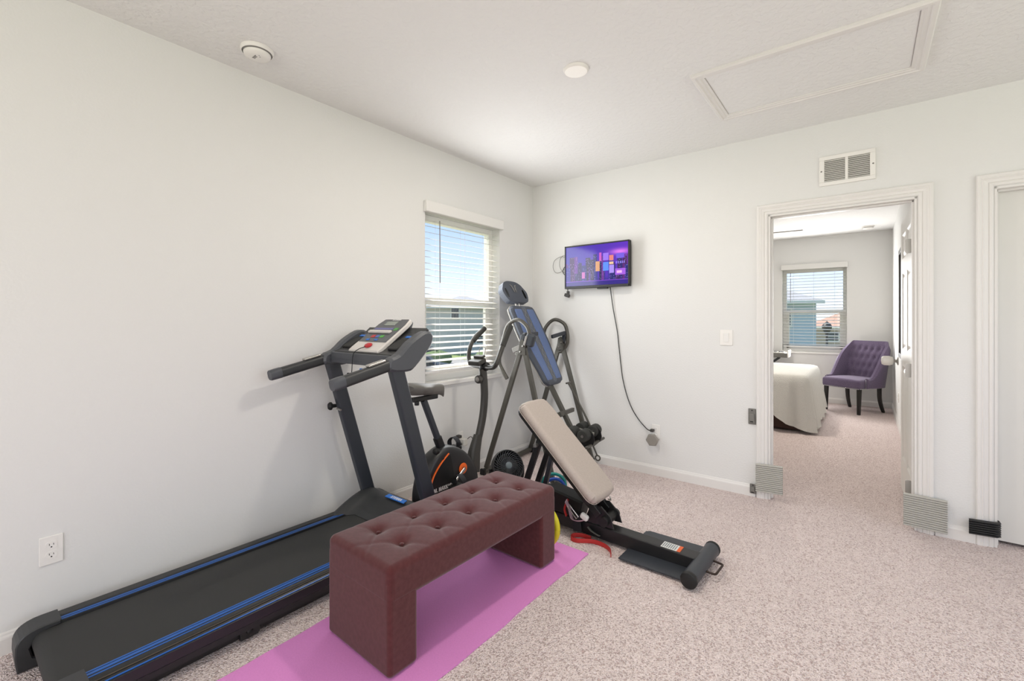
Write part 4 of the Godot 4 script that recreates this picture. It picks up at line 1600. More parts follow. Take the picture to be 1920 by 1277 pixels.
func build_weight_bench() -> void:
	var t := thing("weight_bench", v3(1.35, 0, 1.27), "adjustable weight bench with a tilted beige pad on a black frame", "weight bench")
	var zc := 1.262
	var dp := v3(0.728, -0.686, 0)
	var np := v3(0.686, 0.728, 0)
	var bas := Basis(dp, np, v3(0, 0, 1))
	var low := v3(1.111, 0.462, zc)
	var pad := MB.new()
	pad.box(low + np * 0.043, v3(0.735, 0.062, 0.285), 0.03, bas, 5, Vector3i(10, 1, 4))
	# round the corners of the pad in plan
	var soft := func(p: Vector3) -> Vector3:
		var q: Vector3 = bas.inverse() * (p - low)
		var ex := absf(q.x) - 0.3
		var ez := absf(q.z) - 0.08
		if ex > 0 and ez > 0:
			var k := Vector2(ex / 0.0675, ez / 0.0625)
			var sq := k.length() / maxf(k.x, k.y)
			q.x = signf(q.x) * (0.3 + ex / lerpf(1.0, sq, 0.9))
			q.z = signf(q.z) * (0.08 + ez / lerpf(1.0, sq, 0.9))
		return low + bas * q
	pad.deform(soft)
	var pd := part("pad", pad, M.bench_leather, t, "long beige leatherette pad")
	var seam := MB.new()
	var loop := []
	for q in round_rect(0.731, 0.281, 0.06, 5):
		loop.append(low + dp * q.x + v3(0, 0, q.y) + np * 0.024)
	seam.tube(loop, 0.0022, 6, false, [], true)
	part("pad_seam", seam, M.bench_leather, pd)
	var brd := MB.new()
	var out := []
	for q in round_rect(0.715, 0.265, 0.055, 4):
		out.append(q)
	brd.prism(out, low + np * 0.006, Basis(dp, v3(0, 0, 1), np), 0.018)
	part("pad_board", brd, M.deep_black, t)
	var bm := MB.new()
	for z in [zc - 0.055, zc + 0.055]:
		bm.beam(low - dp * 0.33 - np * 0.025 + v3(0, 0, z - zc), low + dp * 0.42 - np * 0.025 + v3(0, 0, z - zc), 0.03, 0.045, 0.004, np)
	part("pad_beam", bm, M.black_paint, t)
	var wn := MB.new()
	wn.prism(regular(3, 0.014, PI / 2), low + dp * 0.12 - np * 0.028 + v3(0, 0, 0.0705), Basis(), 0.001)
	part("warning_mark", wn, M.band_yellow, t, "small yellow warning triangle")
	# main rail along the carpet
	var rl := MB.new()
	rl.beam(v3(0.8, 0.068, zc), v3(1.94, 0.041, zc + 0.01), 0.085, 0.075, 0.008)
	var tilt := Basis(Vector3.BACK, -0.02368)
	var top := func(x: float) -> float:
		return 0.1056 - (x - 0.8) * 0.02368
	var rail := part("main_rail", rl, M.black_paint, t)
	for k in 5:
		var lg := MB.new()
		lg.box(v3(1.12 + k * 0.03, top.call(1.12 + k * 0.03) + 0.0004, zc + 0.005), v3(0.01, 0.001, 0.042), 0.0, tilt * Basis(Vector3.UP, 0.45))
		part("rail_marking", lg, M.grey_print, rail)
	var lab := MB.new()
	lab.box(v3(1.8, top.call(1.8) + 0.0004, zc + 0.012), v3(0.1, 0.001, 0.066), 0.0, tilt)
	var lp := part("warning_label", lab, M.label_white, rail, "white warning label with an orange band")
	var lo := MB.new()
	lo.box(v3(1.842, top.call(1.842) + 0.001, zc + 0.012), v3(0.018, 0.001, 0.066), 0.0, tilt)
	part("label_band", lo, M.label_orange, lp)
	for k in 7:
		var ln := MB.new()
		ln.box(v3(1.758 + k * 0.0105, top.call(1.758 + k * 0.0105) + 0.001, zc + 0.012), v3(0.0045, 0.0006, 0.05), 0.0, tilt)
		part("label_line", ln, M.grey_print, lp)
	# front foot roller
	var fr := MB.new()
	fr.tube([v3(1.945, 0.045, 1.475), v3(1.955, 0.045, 1.085)], 0.038, 20)
	var roller := part("foot_roller", fr, M.charcoal_paint, t)
	for q in [[v3(1.945, 0.045, 1.472), 1.0], [v3(1.955, 0.045, 1.088), -1.0]]:
		var c := MB.new()
		c.lathe([Vector2(0, 0.012), Vector2(0.034, 0.012), Vector2(0.0395, 0.006), Vector2(0.0395, -0.012), Vector2(0.0, -0.012)], q[0], Basis(Vector3.RIGHT, q[1] * PI / 2), 20)
		part("roller_cap", c, M.deep_black, roller)
	var hd := MB.new()
	hd.tube([v3(1.96, 0.04, 1.33), v3(2.02, 0.035, 1.325), v3(2.027, 0.035, 1.32), v3(2.03, 0.035, 1.31), v3(2.035, 0.035, 1.215), v3(2.033, 0.035, 1.207), v3(2.026, 0.035, 1.203), v3(1.97, 0.04, 1.2)], 0.0055, 8)
	part("carry_handle", hd, M.rust_wire, t, "bent wire carry handle")
	var fp := MB.new()
	fp.prism([Vector2(-0.17, -0.2), Vector2(0.17, -0.2), Vector2(0.17, 0.2), Vector2(-0.15, 0.2), Vector2(-0.17, 0.18)], v3(1.74, 0.014, 1.235), Basis(Vector3.RIGHT, -PI / 2), 0.01, 0.002)
	part("foot_plate", fp, M.charcoal_paint, t)
	# carriage joining rail and pad
	var car: MeshInstance3D
	for s in [1.0, -1.0]:
		var cr := MB.new()
		cr.prism([Vector2(-0.09, 0.0), Vector2(0.1, 0.0), Vector2(0.08, 0.06), Vector2(0.02, 0.11), Vector2(-0.05, 0.1)], v3(1.39, 0.1, zc + s * 0.052), Basis(), 0.008, 0.002)
		car = part("pivot_plate", cr, M.black_paint, t)
	var pv := MB.new()
	pv.tube([v3(1.435, 0.135, zc - 0.085), v3(1.435, 0.135, zc + 0.085)], 0.028, 16)
	part("pivot_hub", pv, M.deep_black, car)
	var pp := MB.new()
	pp.tube(curve([low + dp * 0.37 + np * 0.02 + v3(0, 0, -0.09), low + dp * 0.385 + np * 0.012 + v3(0, 0, -0.09), low + dp * 0.39 + np * 0.0 + v3(0, 0, -0.1), low + dp * 0.375 - np * 0.01 + v3(0, 0, -0.1)], 4), 0.004, 6)
	part("pull_ring", pp, M.steel, t)
	# paired props holding the raised end
	for z in [zc - 0.085, zc + 0.075]:
		var lg := MB.new()
		lg.beam(v3(1.0, 0.53, z), v3(0.82, 0.05, z), 0.028, 0.038, 0.005, v3(1, 0.4, 0))
		part("prop_leg", lg, M.black_paint, t)
	var hl := MB.new()
	hl.tube([v3(0.985, 0.5, zc - 0.11), v3(0.985, 0.5, zc + 0.11)], 0.013, 12)
	part("prop_bolt", hl, M.steel, t)
	var st := MB.new()
	st.beam(v3(1.03, 0.44, zc - 0.03), v3(0.93, 0.06, zc - 0.03), 0.03, 0.03, 0.005, v3(1, 0.2, 0))
	part("inner_prop", st, M.charcoal_paint, t)
	var rf := MB.new()
	rf.beam(v3(0.82, 0.035, zc - 0.2), v3(0.82, 0.035, zc + 0.2), 0.05, 0.05, 0.008)
	part("rear_foot", rf, M.black_paint, t)
	# folded seat hanging behind the pad
	var se := MB.new()
	se.prism([Vector2(-0.14, -0.06), Vector2(0.1, -0.075), Vector2(0.13, 0.035), Vector2(-0.12, 0.075)], v3(1.16, 0.17, zc + 0.0), Basis(), 0.12, 0.01)
	part("folded_seat", se, M.deep_black, t)

func ribbon(b: MB, pts: Array, w: float, th: float, up := Vector3.UP) -> void:
	b.sweep(pts, [Vector2(-th / 2, -w / 2), Vector2(th / 2, -w / 2), Vector2(th / 2, w / 2), Vector2(-th / 2, w / 2)], up)

func build_floor_items() -> void:
	# red resistance band, standing on its edge in loose curves
	var b := MB.new()
	ribbon(b, curve([v3(1.35, 0.014, 1.326), v3(1.3, 0.014, 1.325), v3(1.262, 0.014, 1.342), v3(1.248, 0.014, 1.37), v3(1.262, 0.014, 1.398), v3(1.3, 0.014, 1.4), v3(1.335, 0.014, 1.376), v3(1.37, 0.014, 1.356), v3(1.41, 0.014, 1.35), v3(1.46, 0.014, 1.36), v3(1.5, 0.014, 1.388), v3(1.525, 0.014, 1.43)], 6), 0.024, 0.004)
	single("resistance_band", b, M.band_red, "red rubber exercise band curled on the carpet beside the weight bench", "exercise band")
	# loops of tubing behind the plum bench
	var hoops := [["band_teal", M.band_teal, v3(0.84, 0.094, 0.93), 0.082, "teal tubing loop standing on the carpet behind the weight bench frame"], ["band_blue", M.band_blue, v3(0.865, 0.082, 0.955), 0.07, "blue tubing loop leaning on the teal loop"]]
	for q in hoops:
		var h := MB.new()
		var ring := []
		for k in 40:
			var a := TAU * k / 40
			ring.append(q[2] + v3(cos(a) * q[3] * 0.85, sin(a) * q[3], -cos(a) * q[3] * 0.6))
		h.tube(ring, 0.011, 8, false, [], true)
		single("exercise_tube", h, q[1], q[4], "exercise tube", "coiled exercise tubes")
	var y := MB.new()
	var yr := []
	for k in 30:
		var a := TAU * k / 30
		yr.append(v3(1.16 + 0.112 * cos(a), 0.133 + 0.112 * sin(a), 1.57))
	y.tube(yr, 0.0185, 10, false, [], true)
	single("exercise_ring", y, M.band_yellow, "yellow ring propped upright behind the plum bench", "exercise ring")
	# wrist straps dropped over the weight bench's rail
	var s := thing("lifting_straps", v3(1.27, 0.1, 1.33), "pink and white lifting straps with a metal buckle under the beige pad", "strap")
	var p1 := MB.new()
	ribbon(p1, curve([v3(1.2, 0.205, 1.357), v3(1.215, 0.15, 1.34), v3(1.25, 0.112, 1.367), v3(1.3, 0.115, 1.367), v3(1.34, 0.13, 1.34)], 5), 0.028, 0.004, v3(0, 0.3, 1))
	part("pink_strap", p1, M.strap_pink, s)
	var p2 := MB.new()
	p2.box(v3(1.33, 0.147, 1.367), v3(0.05, 0.035, 0.03), 0.012, Basis(Vector3.BACK, -0.4), 3)
	part("white_pad", p2, M.strap_white, s)
	var p3 := MB.new()
	p3.tube([v3(1.235, 0.195, 1.374), v3(1.295, 0.14, 1.378), v3(1.282, 0.126, 1.378), v3(1.222, 0.18, 1.374)], 0.004, 6, false, [], true)
	part("buckle", p3, M.chrome, s)
	var p4 := MB.new()
	ribbon(p4, curve([v3(1.2, 0.205, 1.33), v3(1.195, 0.16, 1.364), v3(1.21, 0.12, 1.367)], 5), 0.02, 0.004, v3(0, 0.2, 1))
	part("red_strap", p4, M.band_red, s)
	var bs := MB.new()
	ribbon(bs, curve([v3(1.258, 0.13, 1.329), v3(1.258, 0.1, 1.331), v3(1.259, 0.085, 1.332), v3(1.262, 0.06, 1.333), v3(1.266, 0.032, 1.335)], 5), 0.055, 0.005, v3(1, 0, 0))
	single("webbing_cuff", bs, M.strap_black, "black webbing cuff hanging beside the weight bench rail", "strap")
	var gp := MB.new()
	ribbon(gp, curve([v3(1.33, 0.075, 1.327), v3(1.35, 0.06, 1.328), v3(1.38, 0.05, 1.329), v3(1.405, 0.045, 1.329)], 4), 0.03, 0.005, v3(0.4, 0.2, 1))
	single("cuff_padding", gp, M.fabric_grey, "grey padded strap end draped against the weight bench rail", "strap")

func build_fan() -> void:
	var c := v3(0.43, 0.15, 0.955)
	var t := thing("desk_fan", v3(0.43, 0, 0.955), "small round black turbo fan tilted upwards on the carpet", "fan")
	var fwd := v3(0.74, 0.5, 0.45).normalized()
	var sx := Vector3.UP.cross(fwd).normalized()
	var bas := Basis(sx, fwd, sx.cross(fwd))
	var sh := MB.new()
	sh.lathe([Vector2(0.0, -0.085), Vector2(0.06, -0.083), Vector2(0.1, -0.06), Vector2(0.122, -0.02), Vector2(0.127, 0.02), Vector2(0.123, 0.042), Vector2(0.118, 0.048), Vector2(0.113, 0.045), Vector2(0.11, 0.03), Vector2(0.108, -0.02), Vector2(0.06, -0.05), Vector2(0.0, -0.055)], c, bas, 36)
	part("shroud", sh, M.black_plastic, t)
	var gr := MB.new()
	for k in 30:
		var a := TAU * k / 30
		var pts := []
		for j in 6:
			var f := j / 5.0
			var r := lerpf(0.026, 0.113, f)
			var aa := a + f * 0.75
			pts.append(c + bas * v3(cos(aa) * r, 0.056 - 0.014 * f * f, sin(aa) * r))
		gr.tube(pts, 0.002, 4)
	for r in [0.06, 0.09]:
		var ring := []
		for k in 32:
			ring.append(c + bas * v3(cos(TAU * k / 32) * r, 0.046, sin(TAU * k / 32) * r))
		gr.tube(ring, 0.0014, 4, false, [], true)
	var g := part("grille", gr, M.console_grey, t)
	var cap := MB.new()
	cap.lathe([Vector2(0.0, 0.062), Vector2(0.018, 0.061), Vector2(0.026, 0.057), Vector2(0.026, 0.05), Vector2(0, 0.046)], c, bas, 24)
	part("centre_badge", cap, M.grey_print, g, "grey round badge at the fan's centre")
	for k in 3:
		var bl := MB.new()
		var rows := []
		for j in 7:
			var f := j / 6.0
			var row := []
			for i in 5:
				var a := TAU * k / 3 + lerpf(-0.45, 0.45, i / 4.0) * (0.6 + f * 0.5)
				row.append(c + bas * v3(cos(a) * lerpf(0.02, 0.09, f), 0.015 + lerpf(-0.014, 0.014, i / 4.0), sin(a) * lerpf(0.02, 0.09, f)))
			rows.append(row)
		bl.grid(rows)
		part("blade", bl, M.deep_black, t)
	var ft := MB.new()
	ft.lathe([Vector2(0.0, 0.03), Vector2(0.05, 0.028), Vector2(0.085, 0.012), Vector2(0.095, 0.0), Vector2(0.0, 0.0)], v3(0.43, 0.001, 0.955), Basis(), 28)
	for s in [-1.0, 1.0]:
		ft.tube(curve([v3(0.43, 0.015, 0.955) + sx * 0.07 * s, v3(0.43, 0.06, 0.955) + sx * 0.13 * s, v3(0.43, 0.15, 0.955) + sx * 0.133 * s], 4), 0.011, 8)
	part("stand", ft, M.black_plastic, t)

func screen_texture() -> ImageTexture:
	var w := 512
	var h := 288
	var im := Image.create(w, h, false, Image.FORMAT_RGB8)
	var rng := RandomNumberGenerator.new()
	rng.seed = 77
	for y in h:
		for x in w:
			var u := float(x) / w
			var v := float(y) / h
			var c := Color(0.2, 0.13, 0.62).lerp(Color(0.36, 0.16, 0.72), u)
			c = c.lerp(Color(0.12, 0.08, 0.4), smoothstep(0.75, 1.0, v))
			var g := exp(-(pow((u - 0.88) / 0.16, 2.0) + pow((v - 0.22) / 0.07, 2.0)))
			c = c.lerp(Color(0.92, 0.5, 0.92), g * 0.9)
			im.set_pixel(x, y, c)
	# a night street: towers, lit windows and posters
	for k in 46:
		var bw := rng.randi_range(14, 44)
		var bh := rng.randi_range(60, 190)
		var bx := rng.randi_range(-10, w - 10)
		var hue := lerpf(0.66, 0.78, rng.randf())
		var col := Color.from_hsv(hue, 0.75, rng.randf_range(0.28, 0.6))
		im.fill_rect(Rect2i(bx, h - 30 - bh, bw, bh).intersection(Rect2i(0, 0, w, h)), col)
		for wy in range(h - 26 - bh, h - 40, 9):
			for wx in range(bx + 3, bx + bw - 4, 7):
				if rng.randf() < 0.22 and wx > 0 and wx < w - 4 and wy > 0:
					im.fill_rect(Rect2i(wx, wy, 3, 4), Color.from_hsv(hue, 0.35, rng.randf_range(0.7, 1.0)))
	for q in [[255, 120, 34, 70, Color(0.85, 0.62, 0.45)], [285, 60, 18, 60, Color(0.8, 0.35, 0.75)], [316, 66, 44, 52, Color(0.6, 0.45, 0.9)], [316, 130, 44, 60, Color(0.35, 0.55, 0.95)], [365, 84, 34, 38, Color(0.88, 0.5, 0.48)], [365, 130, 34, 18, Color(0.9, 0.75, 0.6)], [365, 152, 38, 56, Color(0.65, 0.55, 0.92)], [420, 76, 62, 34, Color(0.45, 0.35, 0.85)], [412, 180, 80, 44, Color(0.62, 0.35, 0.85)], [424, 194, 40, 18, Color(0.9, 0.7, 0.9)], [140, 190, 26, 46, Color(0.75, 0.4, 0.7)]]:
		im.fill_rect(Rect2i(q[0], q[1], q[2], q[3]), q[4])
	for k in 5:
		im.fill_rect(Rect2i(418 + k * 15, 130, 7, 16), Color(0.6, 0.55, 0.98))
	im.fill_rect(Rect2i(0, h - 34, w, 4), Color(0.5, 0.25, 0.8))
	im.fill_rect(Rect2i(0, h - 30, w, 30), Color(0.16, 0.09, 0.5))
	return ImageTexture.create_from_image(im)

func build_tv() -> void:
	var x0 := 0.424
	var x1 := 1.051
	var y0 := 1.567
	var y1 := 1.956
	var zf := 0.09
	var t := thing("television", v3((x0 + x1) / 2, (y0 + y1) / 2, 0.0), "flat black television on the wall showing a purple night city", "television")
	var b := MB.new()
	b.box(v3((x0 + x1) / 2, (y0 + y1) / 2, 0.066), v3(x1 - x0, y1 - y0, 0.04), 0.005, Basis(), 2)
	b.box(v3((x0 + x1) / 2, y0 + 0.15, 0.04), v3(0.42, 0.24, 0.03), 0.012, Basis(), 2)
	part("casing", b, M.deep_black, t)
	var fr := MB.new()
	for s in [[v3((x0 + x1) / 2, y1 - 0.006, zf - 0.001), v3(x1 - x0, 0.012, 0.008)], [v3((x0 + x1) / 2, y0 + 0.011, zf - 0.001), v3(x1 - x0, 0.022, 0.008)], [v3(x0 + 0.006, (y0 + y1) / 2, zf - 0.001), v3(0.012, y1 - y0, 0.008)], [v3(x1 - 0.006, (y0 + y1) / 2, zf - 0.001), v3(0.012, y1 - y0, 0.008)]]:
		fr.box(s[0], s[1], 0.002)
	part("bezel", fr, M.black_plastic, t)
	var sc := MB.new()
	sc.quad(v3(x0 + 0.011, y1 - 0.011, zf - 0.0025), v3(x1 - 0.011, y1 - 0.011, zf - 0.0025), v3(x1 - 0.011, y0 + 0.021, zf - 0.0025), v3(x0 + 0.011, y0 + 0.021, zf - 0.0025))
	var m := mat("tv_screen", Color(0.02, 0.02, 0.025), 0.12)
	m.emission_enabled = true
	m.emission = Color.BLACK
	m.emission_texture = screen_texture()
	m.emission_energy_multiplier = TV_GLOW
	part("screen", sc, m, t, "lit screen with a purple and blue city scene")
	var se := MB.new()
	se.box(v3((x0 + x1) / 2 + 0.06, y0 - 0.006, 0.07), v3(0.1, 0.014, 0.03), 0.004)
	part("sensor_bar", se, M.black_plastic, t)
	var mt := MB.new()
	mt.box(v3((x0 + x1) / 2, 1.74, 0.014), v3(0.2, 0.2, 0.026), 0.003)
	part("wall_mount", mt, M.black_paint, t)
	# power cord down to the outlet
	var pc := MB.new()
	pc.tube(curve([v3(0.845, 1.6, 0.04), v3(0.846, 1.55, 0.02), v3(0.869, 1.375, 0.012), v3(0.904, 1.189, 0.009), v3(0.92, 1.05, 0.008), v3(0.936, 0.913, 0.008), v3(0.955, 0.78, 0.009), v3(0.992, 0.642, 0.01), v3(1.04, 0.53, 0.012), v3(1.1, 0.445, 0.015), v3(1.16, 0.388, 0.02), v3(1.19, 0.372, 0.03), v3(1.212, 0.369, 0.03)], 6), 0.0042, 6)
	var pcp := part("power_cord", pc, M.cable_dark, t, "thin dark power cord drooping to the outlet")
	var tp := MB.new()
	tp.box(v3(1.222, 0.372, 0.026), v3(0.03, 0.022, 0.036), 0.006, Basis(), 2)
	part("plug", tp, M.plug_dark, pcp)
	# spare cable loops and a dangling plug at the television's side
	var l1 := MB.new()
	l1.tube(curve([v3(0.44, 1.845, 0.05), v3(0.4, 1.868, 0.04), v3(0.33, 1.875, 0.03), v3(0.27, 1.845, 0.025), v3(0.255, 1.785, 0.025), v3(0.28, 1.735, 0.025), v3(0.33, 1.73, 0.028), v3(0.39, 1.76, 0.035), v3(0.44, 1.79, 0.05)], 6), 0.0025, 5)
	l1.tube(curve([v3(0.44, 1.85, 0.05), v3(0.385, 1.885, 0.04), v3(0.34, 1.86, 0.03), v3(0.33, 1.8, 0.028), v3(0.355, 1.745, 0.03), v3(0.41, 1.715, 0.04), v3(0.44, 1.71, 0.05)], 6), 0.0025, 5)
	part("antenna_cable", l1, M.cable_grey, t, "thin grey cable looped out at the side")
	var l2 := MB.new()
	l2.tube(curve([v3(0.435, 1.79, 0.05), v3(0.395, 1.775, 0.045), v3(0.375, 1.735, 0.045), v3(0.4, 1.7, 0.045), v3(0.425, 1.715, 0.045), v3(0.43, 1.76, 0.045), v3(0.42, 1.68, 0.045), v3(0.425, 1.6, 0.045), v3(0.43, 1.545, 0.045)], 6), 0.0035, 5)
	var c2 := part("spare_cable", l2, M.cable_dark, t, "dark cable with a black adapter hanging below the corner")
	var pg := MB.new()
	pg.box(v3(0.432, 1.527, 0.045), v3(0.022, 0.045, 0.022), 0.004)
	pg.box(v3(0.422, 1.51, 0.045), v3(0.05, 0.03, 0.028), 0.005, Basis(Vector3.BACK, -0.35))
	part("adapter", pg, M.plug_dark, c2)

# duplex receptacle in local axes: x across, y up, z out of the wall
func outlet(called: String, at: Vector3, turn: float, label: String) -> Node3D:
	var o := local_thing(called, at, turn, label, "outlet")
	var b := MB.new()
	b.prism(round_rect(0.07, 0.114, 0.004), v3(0, 0, 0.003), Basis(), 0.006, 0.002)
	part("cover_plate", b, M.plate_white, o)
	for s in [-1.0, 1.0]:
		var f := MB.new()
		var ol := []
		for k in 24:
			var a := TAU * k / 24
			ol.append(Vector2(cos(a) * 0.0175, clampf(sin(a) * 0.0175, -0.0145, 0.0145)))
		f.prism(ol, v3(0, s * 0.0195, 0.0055), Basis(), 0.004, 0.001)
		var r := part("receptacle", f, M.plate_white, o)
		var sl := MB.new()
		sl.box(v3(-0.0062, s * 0.0195 + 0.004, 0.0076), v3(0.0018, 0.008, 0.0006))
		sl.box(v3(0.0062, s * 0.0195 + 0.004, 0.0076), v3(0.0018, 0.0065, 0.0006))
		sl.prism(regular(10, 0.0026), v3(0, s * 0.0195 - 0.0065, 0.0076), Basis(), 0.0006)
		part("slots", sl, M.slot_dark, r)
	var sc := MB.new()
	sc.prism(regular(10, 0.0028), v3(0, 0, 0.0066), Basis(), 0.0012)
	part("screw", sc, M.plate_white, o)
	return o

func build_wall_items() -> void:
	outlet("wall_outlet", v3(0.0, 0.349, 3.38), PI / 2, "white duplex wall outlet above the treadmill's rear end")
	outlet("wall_outlet", v3(0.0, 0.315, 1.03), PI / 2, "white wall outlet with plugs behind the exercise bike")
	outlet("wall_outlet", v3(1.244, 0.362, 0.0), 0.0, "white wall outlet with the television's cord plugged in")
	# plugs behind the bike
	var p := thing("power_adapter", v3(0.0, 0.3, 1.0), "white power adapter and black plugs in the outlet behind the bike", "adapter")
	var a := MB.new()
	a.box(v3(0.034, 0.292, 1.02), v3(0.052, 0.055, 0.045), 0.008, Basis(), 2)
	part("adapter_body", a, M.adapter_white, p)
	for y in [0.345, 0.283]:
		var k := MB.new()
		k.box(v3(0.03, y, 1.07), v3(0.04, 0.024, 0.035), 0.007, Basis(), 2)
		part("plug", k, M.plug_dark, p)
	var cd := MB.new()
	cd.tube(curve([v3(0.05, 0.31, 1.0), v3(0.07, 0.33, 0.97), v3(0.08, 0.28, 0.955), v3(0.09, 0.2, 0.97), v3(0.13, 0.12, 1.0), v3(0.2, 0.05, 1.05), v3(0.3, 0.012, 1.1)], 5), 0.003, 5)
	part("cord", cd, M.cable_dark, p)
	# television plug and the hexagonal plug-in below it
	var hx := thing("night_light", v3(1.225, 0.305, 0.0), "grey hexagonal plug-in night light in the outlet under the television", "night light")
	var hm := MB.new()
	hm.prism(regular(6, 0.052, 0.1), v3(1.232, 0.3, 0.052), Basis(), 0.028, 0.005)
	part("shell", hm, M.hex_grey, hx)
	var hn := MB.new()
	hn.box(v3(1.24, 0.33, 0.022), v3(0.03, 0.03, 0.035), 0.004)
	part("plug_body", hn, M.plate_white, hx)
	# light switch
	var sw := local_thing("light_switch", v3(1.782, 1.149, 0.0), 0.0, "white rocker light switch beside the bedroom doorway", "light switch")
	var sb := MB.new()
	sb.prism(round_rect(0.088, 0.118, 0.005), v3(0, 0, 0.003), Basis(), 0.006, 0.002)
	part("cover_plate", sb, M.plate_white, sw)
	for s in [-0.012]:
		var rk := MB.new()
		rk.box(v3(0, 0, 0.0075), v3(0.036, 0.068, 0.006), 0.002, Basis(Vector3.RIGHT, 0.06))
		part("rocker", rk, M.vinyl_white, sw)
	# supply-air grille over the door
	var vt := local_thing("air_vent", v3(2.5105, 2.274, 0.0), 0.0, "white louvred air vent over the bedroom doorway", "vent")
	var vb := MB.new()
	vb.box(v3(0, 0, 0.001), v3(0.25, 0.145, 0.001))
	part("duct_shade_back", vb, M.vent_shade_grey, vt)  # grey sheet painted as the shade behind the louvres
	var vf := MB.new()
	for s in [-1.0, 1.0]:
		vf.box(v3(0, s * 0.085, 0.006), v3(0.297, 0.026, 0.012), 0.003)
		vf.box(v3(s * 0.134, 0, 0.006), v3(0.029, 0.145, 0.012), 0.003)
	vf.box(v3(0, 0, 0.006), v3(0.016, 0.145, 0.011), 0.002)
	var vfp := part("frame", vf, M.plate_white, vt)
	for s in [-1.0, 1.0]:
		var sc := MB.new()
		sc.lathe([Vector2(0, 0.002), Vector2(0.004, 0.0015), Vector2(0.005, 0), Vector2(0, 0)], v3(s * 0.136, 0, 0.012), Basis(Vector3.RIGHT, PI / 2), 10)
		part("screw", sc, M.bracket_grey, vfp)
	var lm := MB.new()
	lm.box(Vector3.ZERO, v3(0.112, 0.0016, 0.013), 0.0, Basis(Vector3.RIGHT, deg_to_rad(38)))
	var lmesh := lm.mesh()
	for s in [-1.0, 1.0]:
		for k in 12:
			var l := part("louvre", lmesh, M.plate_white, vt)
			l.position = v3(s * 0.0635, -0.0655 + k * 0.0119, 0.0065)
	# gate hardware on the casing
	for q in [[v3(1.957, 0.579, 0.0), v3(0.05, 0.115, 0.02), "grey latch receiver screwed beside the bedroom doorway at knee height"], [v3(1.965, 0.058, 0.013), v3(0.042, 0.07, 0.018), "grey latch receiver at floor level beside the bedroom doorway"]]:
		var o := thing("gate_bracket", q[0], q[2], "bracket", "gate brackets by the doorway")
		var at: Vector3 = q[0]
		var sz: Vector3 = q[1]
		var b1 := MB.new()
		b1.box(at + v3(0, 0, sz.z / 4), v3(sz.x, sz.y, sz.z / 2), 0.006, Basis(), 2)
		part("back_plate", b1, M.bracket_grey, o)
		var b2 := MB.new()
		b2.box(at + v3(0, -sz.y * 0.1, sz.z * 0.75), v3(sz.x * 0.66, sz.y * 0.6, sz.z), 0.006, Basis(), 2)
		part("cup", b2, M.bracket_grey, o)
		var b3 := MB.new()
		b3.box(at + v3(0, sz.y * 0.39, sz.z * 0.55), v3(0.008, 0.008, 0.004), 0.001)
		b3.box(at + v3(0, -sz.y * 0.3, sz.z * 1.26), v3(0.02, 0.007, 0.002))
		part("slot", b3, M.slot_dark, o)
	# ribbed guards round the feet of the casings
	guard(v3(1.985, 0.05, 0.026), v3(2.153, 0.25, 0.03), 0.008, M.grey_rib, 15, "grey ribbed guard taped to the casing beside the floor latch", 0.0)
	guard(v3(2.79, 0.032, 0.026), v3(2.985, 0.228, 0.03), -0.005, M.grey_rib, 15, "grey ribbed guard across the hinge-side casing of the bedroom doorway", 0.0)
	guard(v3(3.075, 0.06, 0.026), v3(3.185, 0.145, 0.032), 0.006, M.black_plastic, 7, "black ribbed guard wrapped round the closet door casing", 0.05)

func guard(lo: Vector3, hi: Vector3, lift: float, material: Material, ribs: int, label: String, wrap: float) -> void:
	var b := MB.new()
	var rows := []
	var cols := 10
	for k in ribs * 8 + 1:
		var f := float(k) / (ribs * 8)
		var y := lerpf(lo.y, hi.y, f)
		var bump := 0.013 * sqrt(absf(sin(f * ribs * PI)))
		var row := []
		for j in cols + 1:
			var g := float(j) / cols
			var x := lerpf(lo.x, hi.x, g)
			var z := hi.z + bump
			row.append(v3(x, y + lift * g, z))
		if wrap > 0:
			row.append(v3(hi.x + 0.006 + bump, y + lift, hi.z - 0.008))
			row.append(v3(hi.x + 0.006 + bump, y + lift, hi.z - wrap))
		rows.append(row)
	b.grid(rows)
	var back := []
	for r in rows:
		var rb := []
		for p in r:
			rb.append(v3(p.x, p.y, minf(p.z, lo.z)))
		back.append(rb)
	b.grid(back, false, true)
	b.grid([back[0], rows[0]])
	b.grid([back[back.size() - 1], rows[rows.size() - 1]])
	single("ribbed_guard", b, material, label, "door guard", "ribbed guards at the door casings")

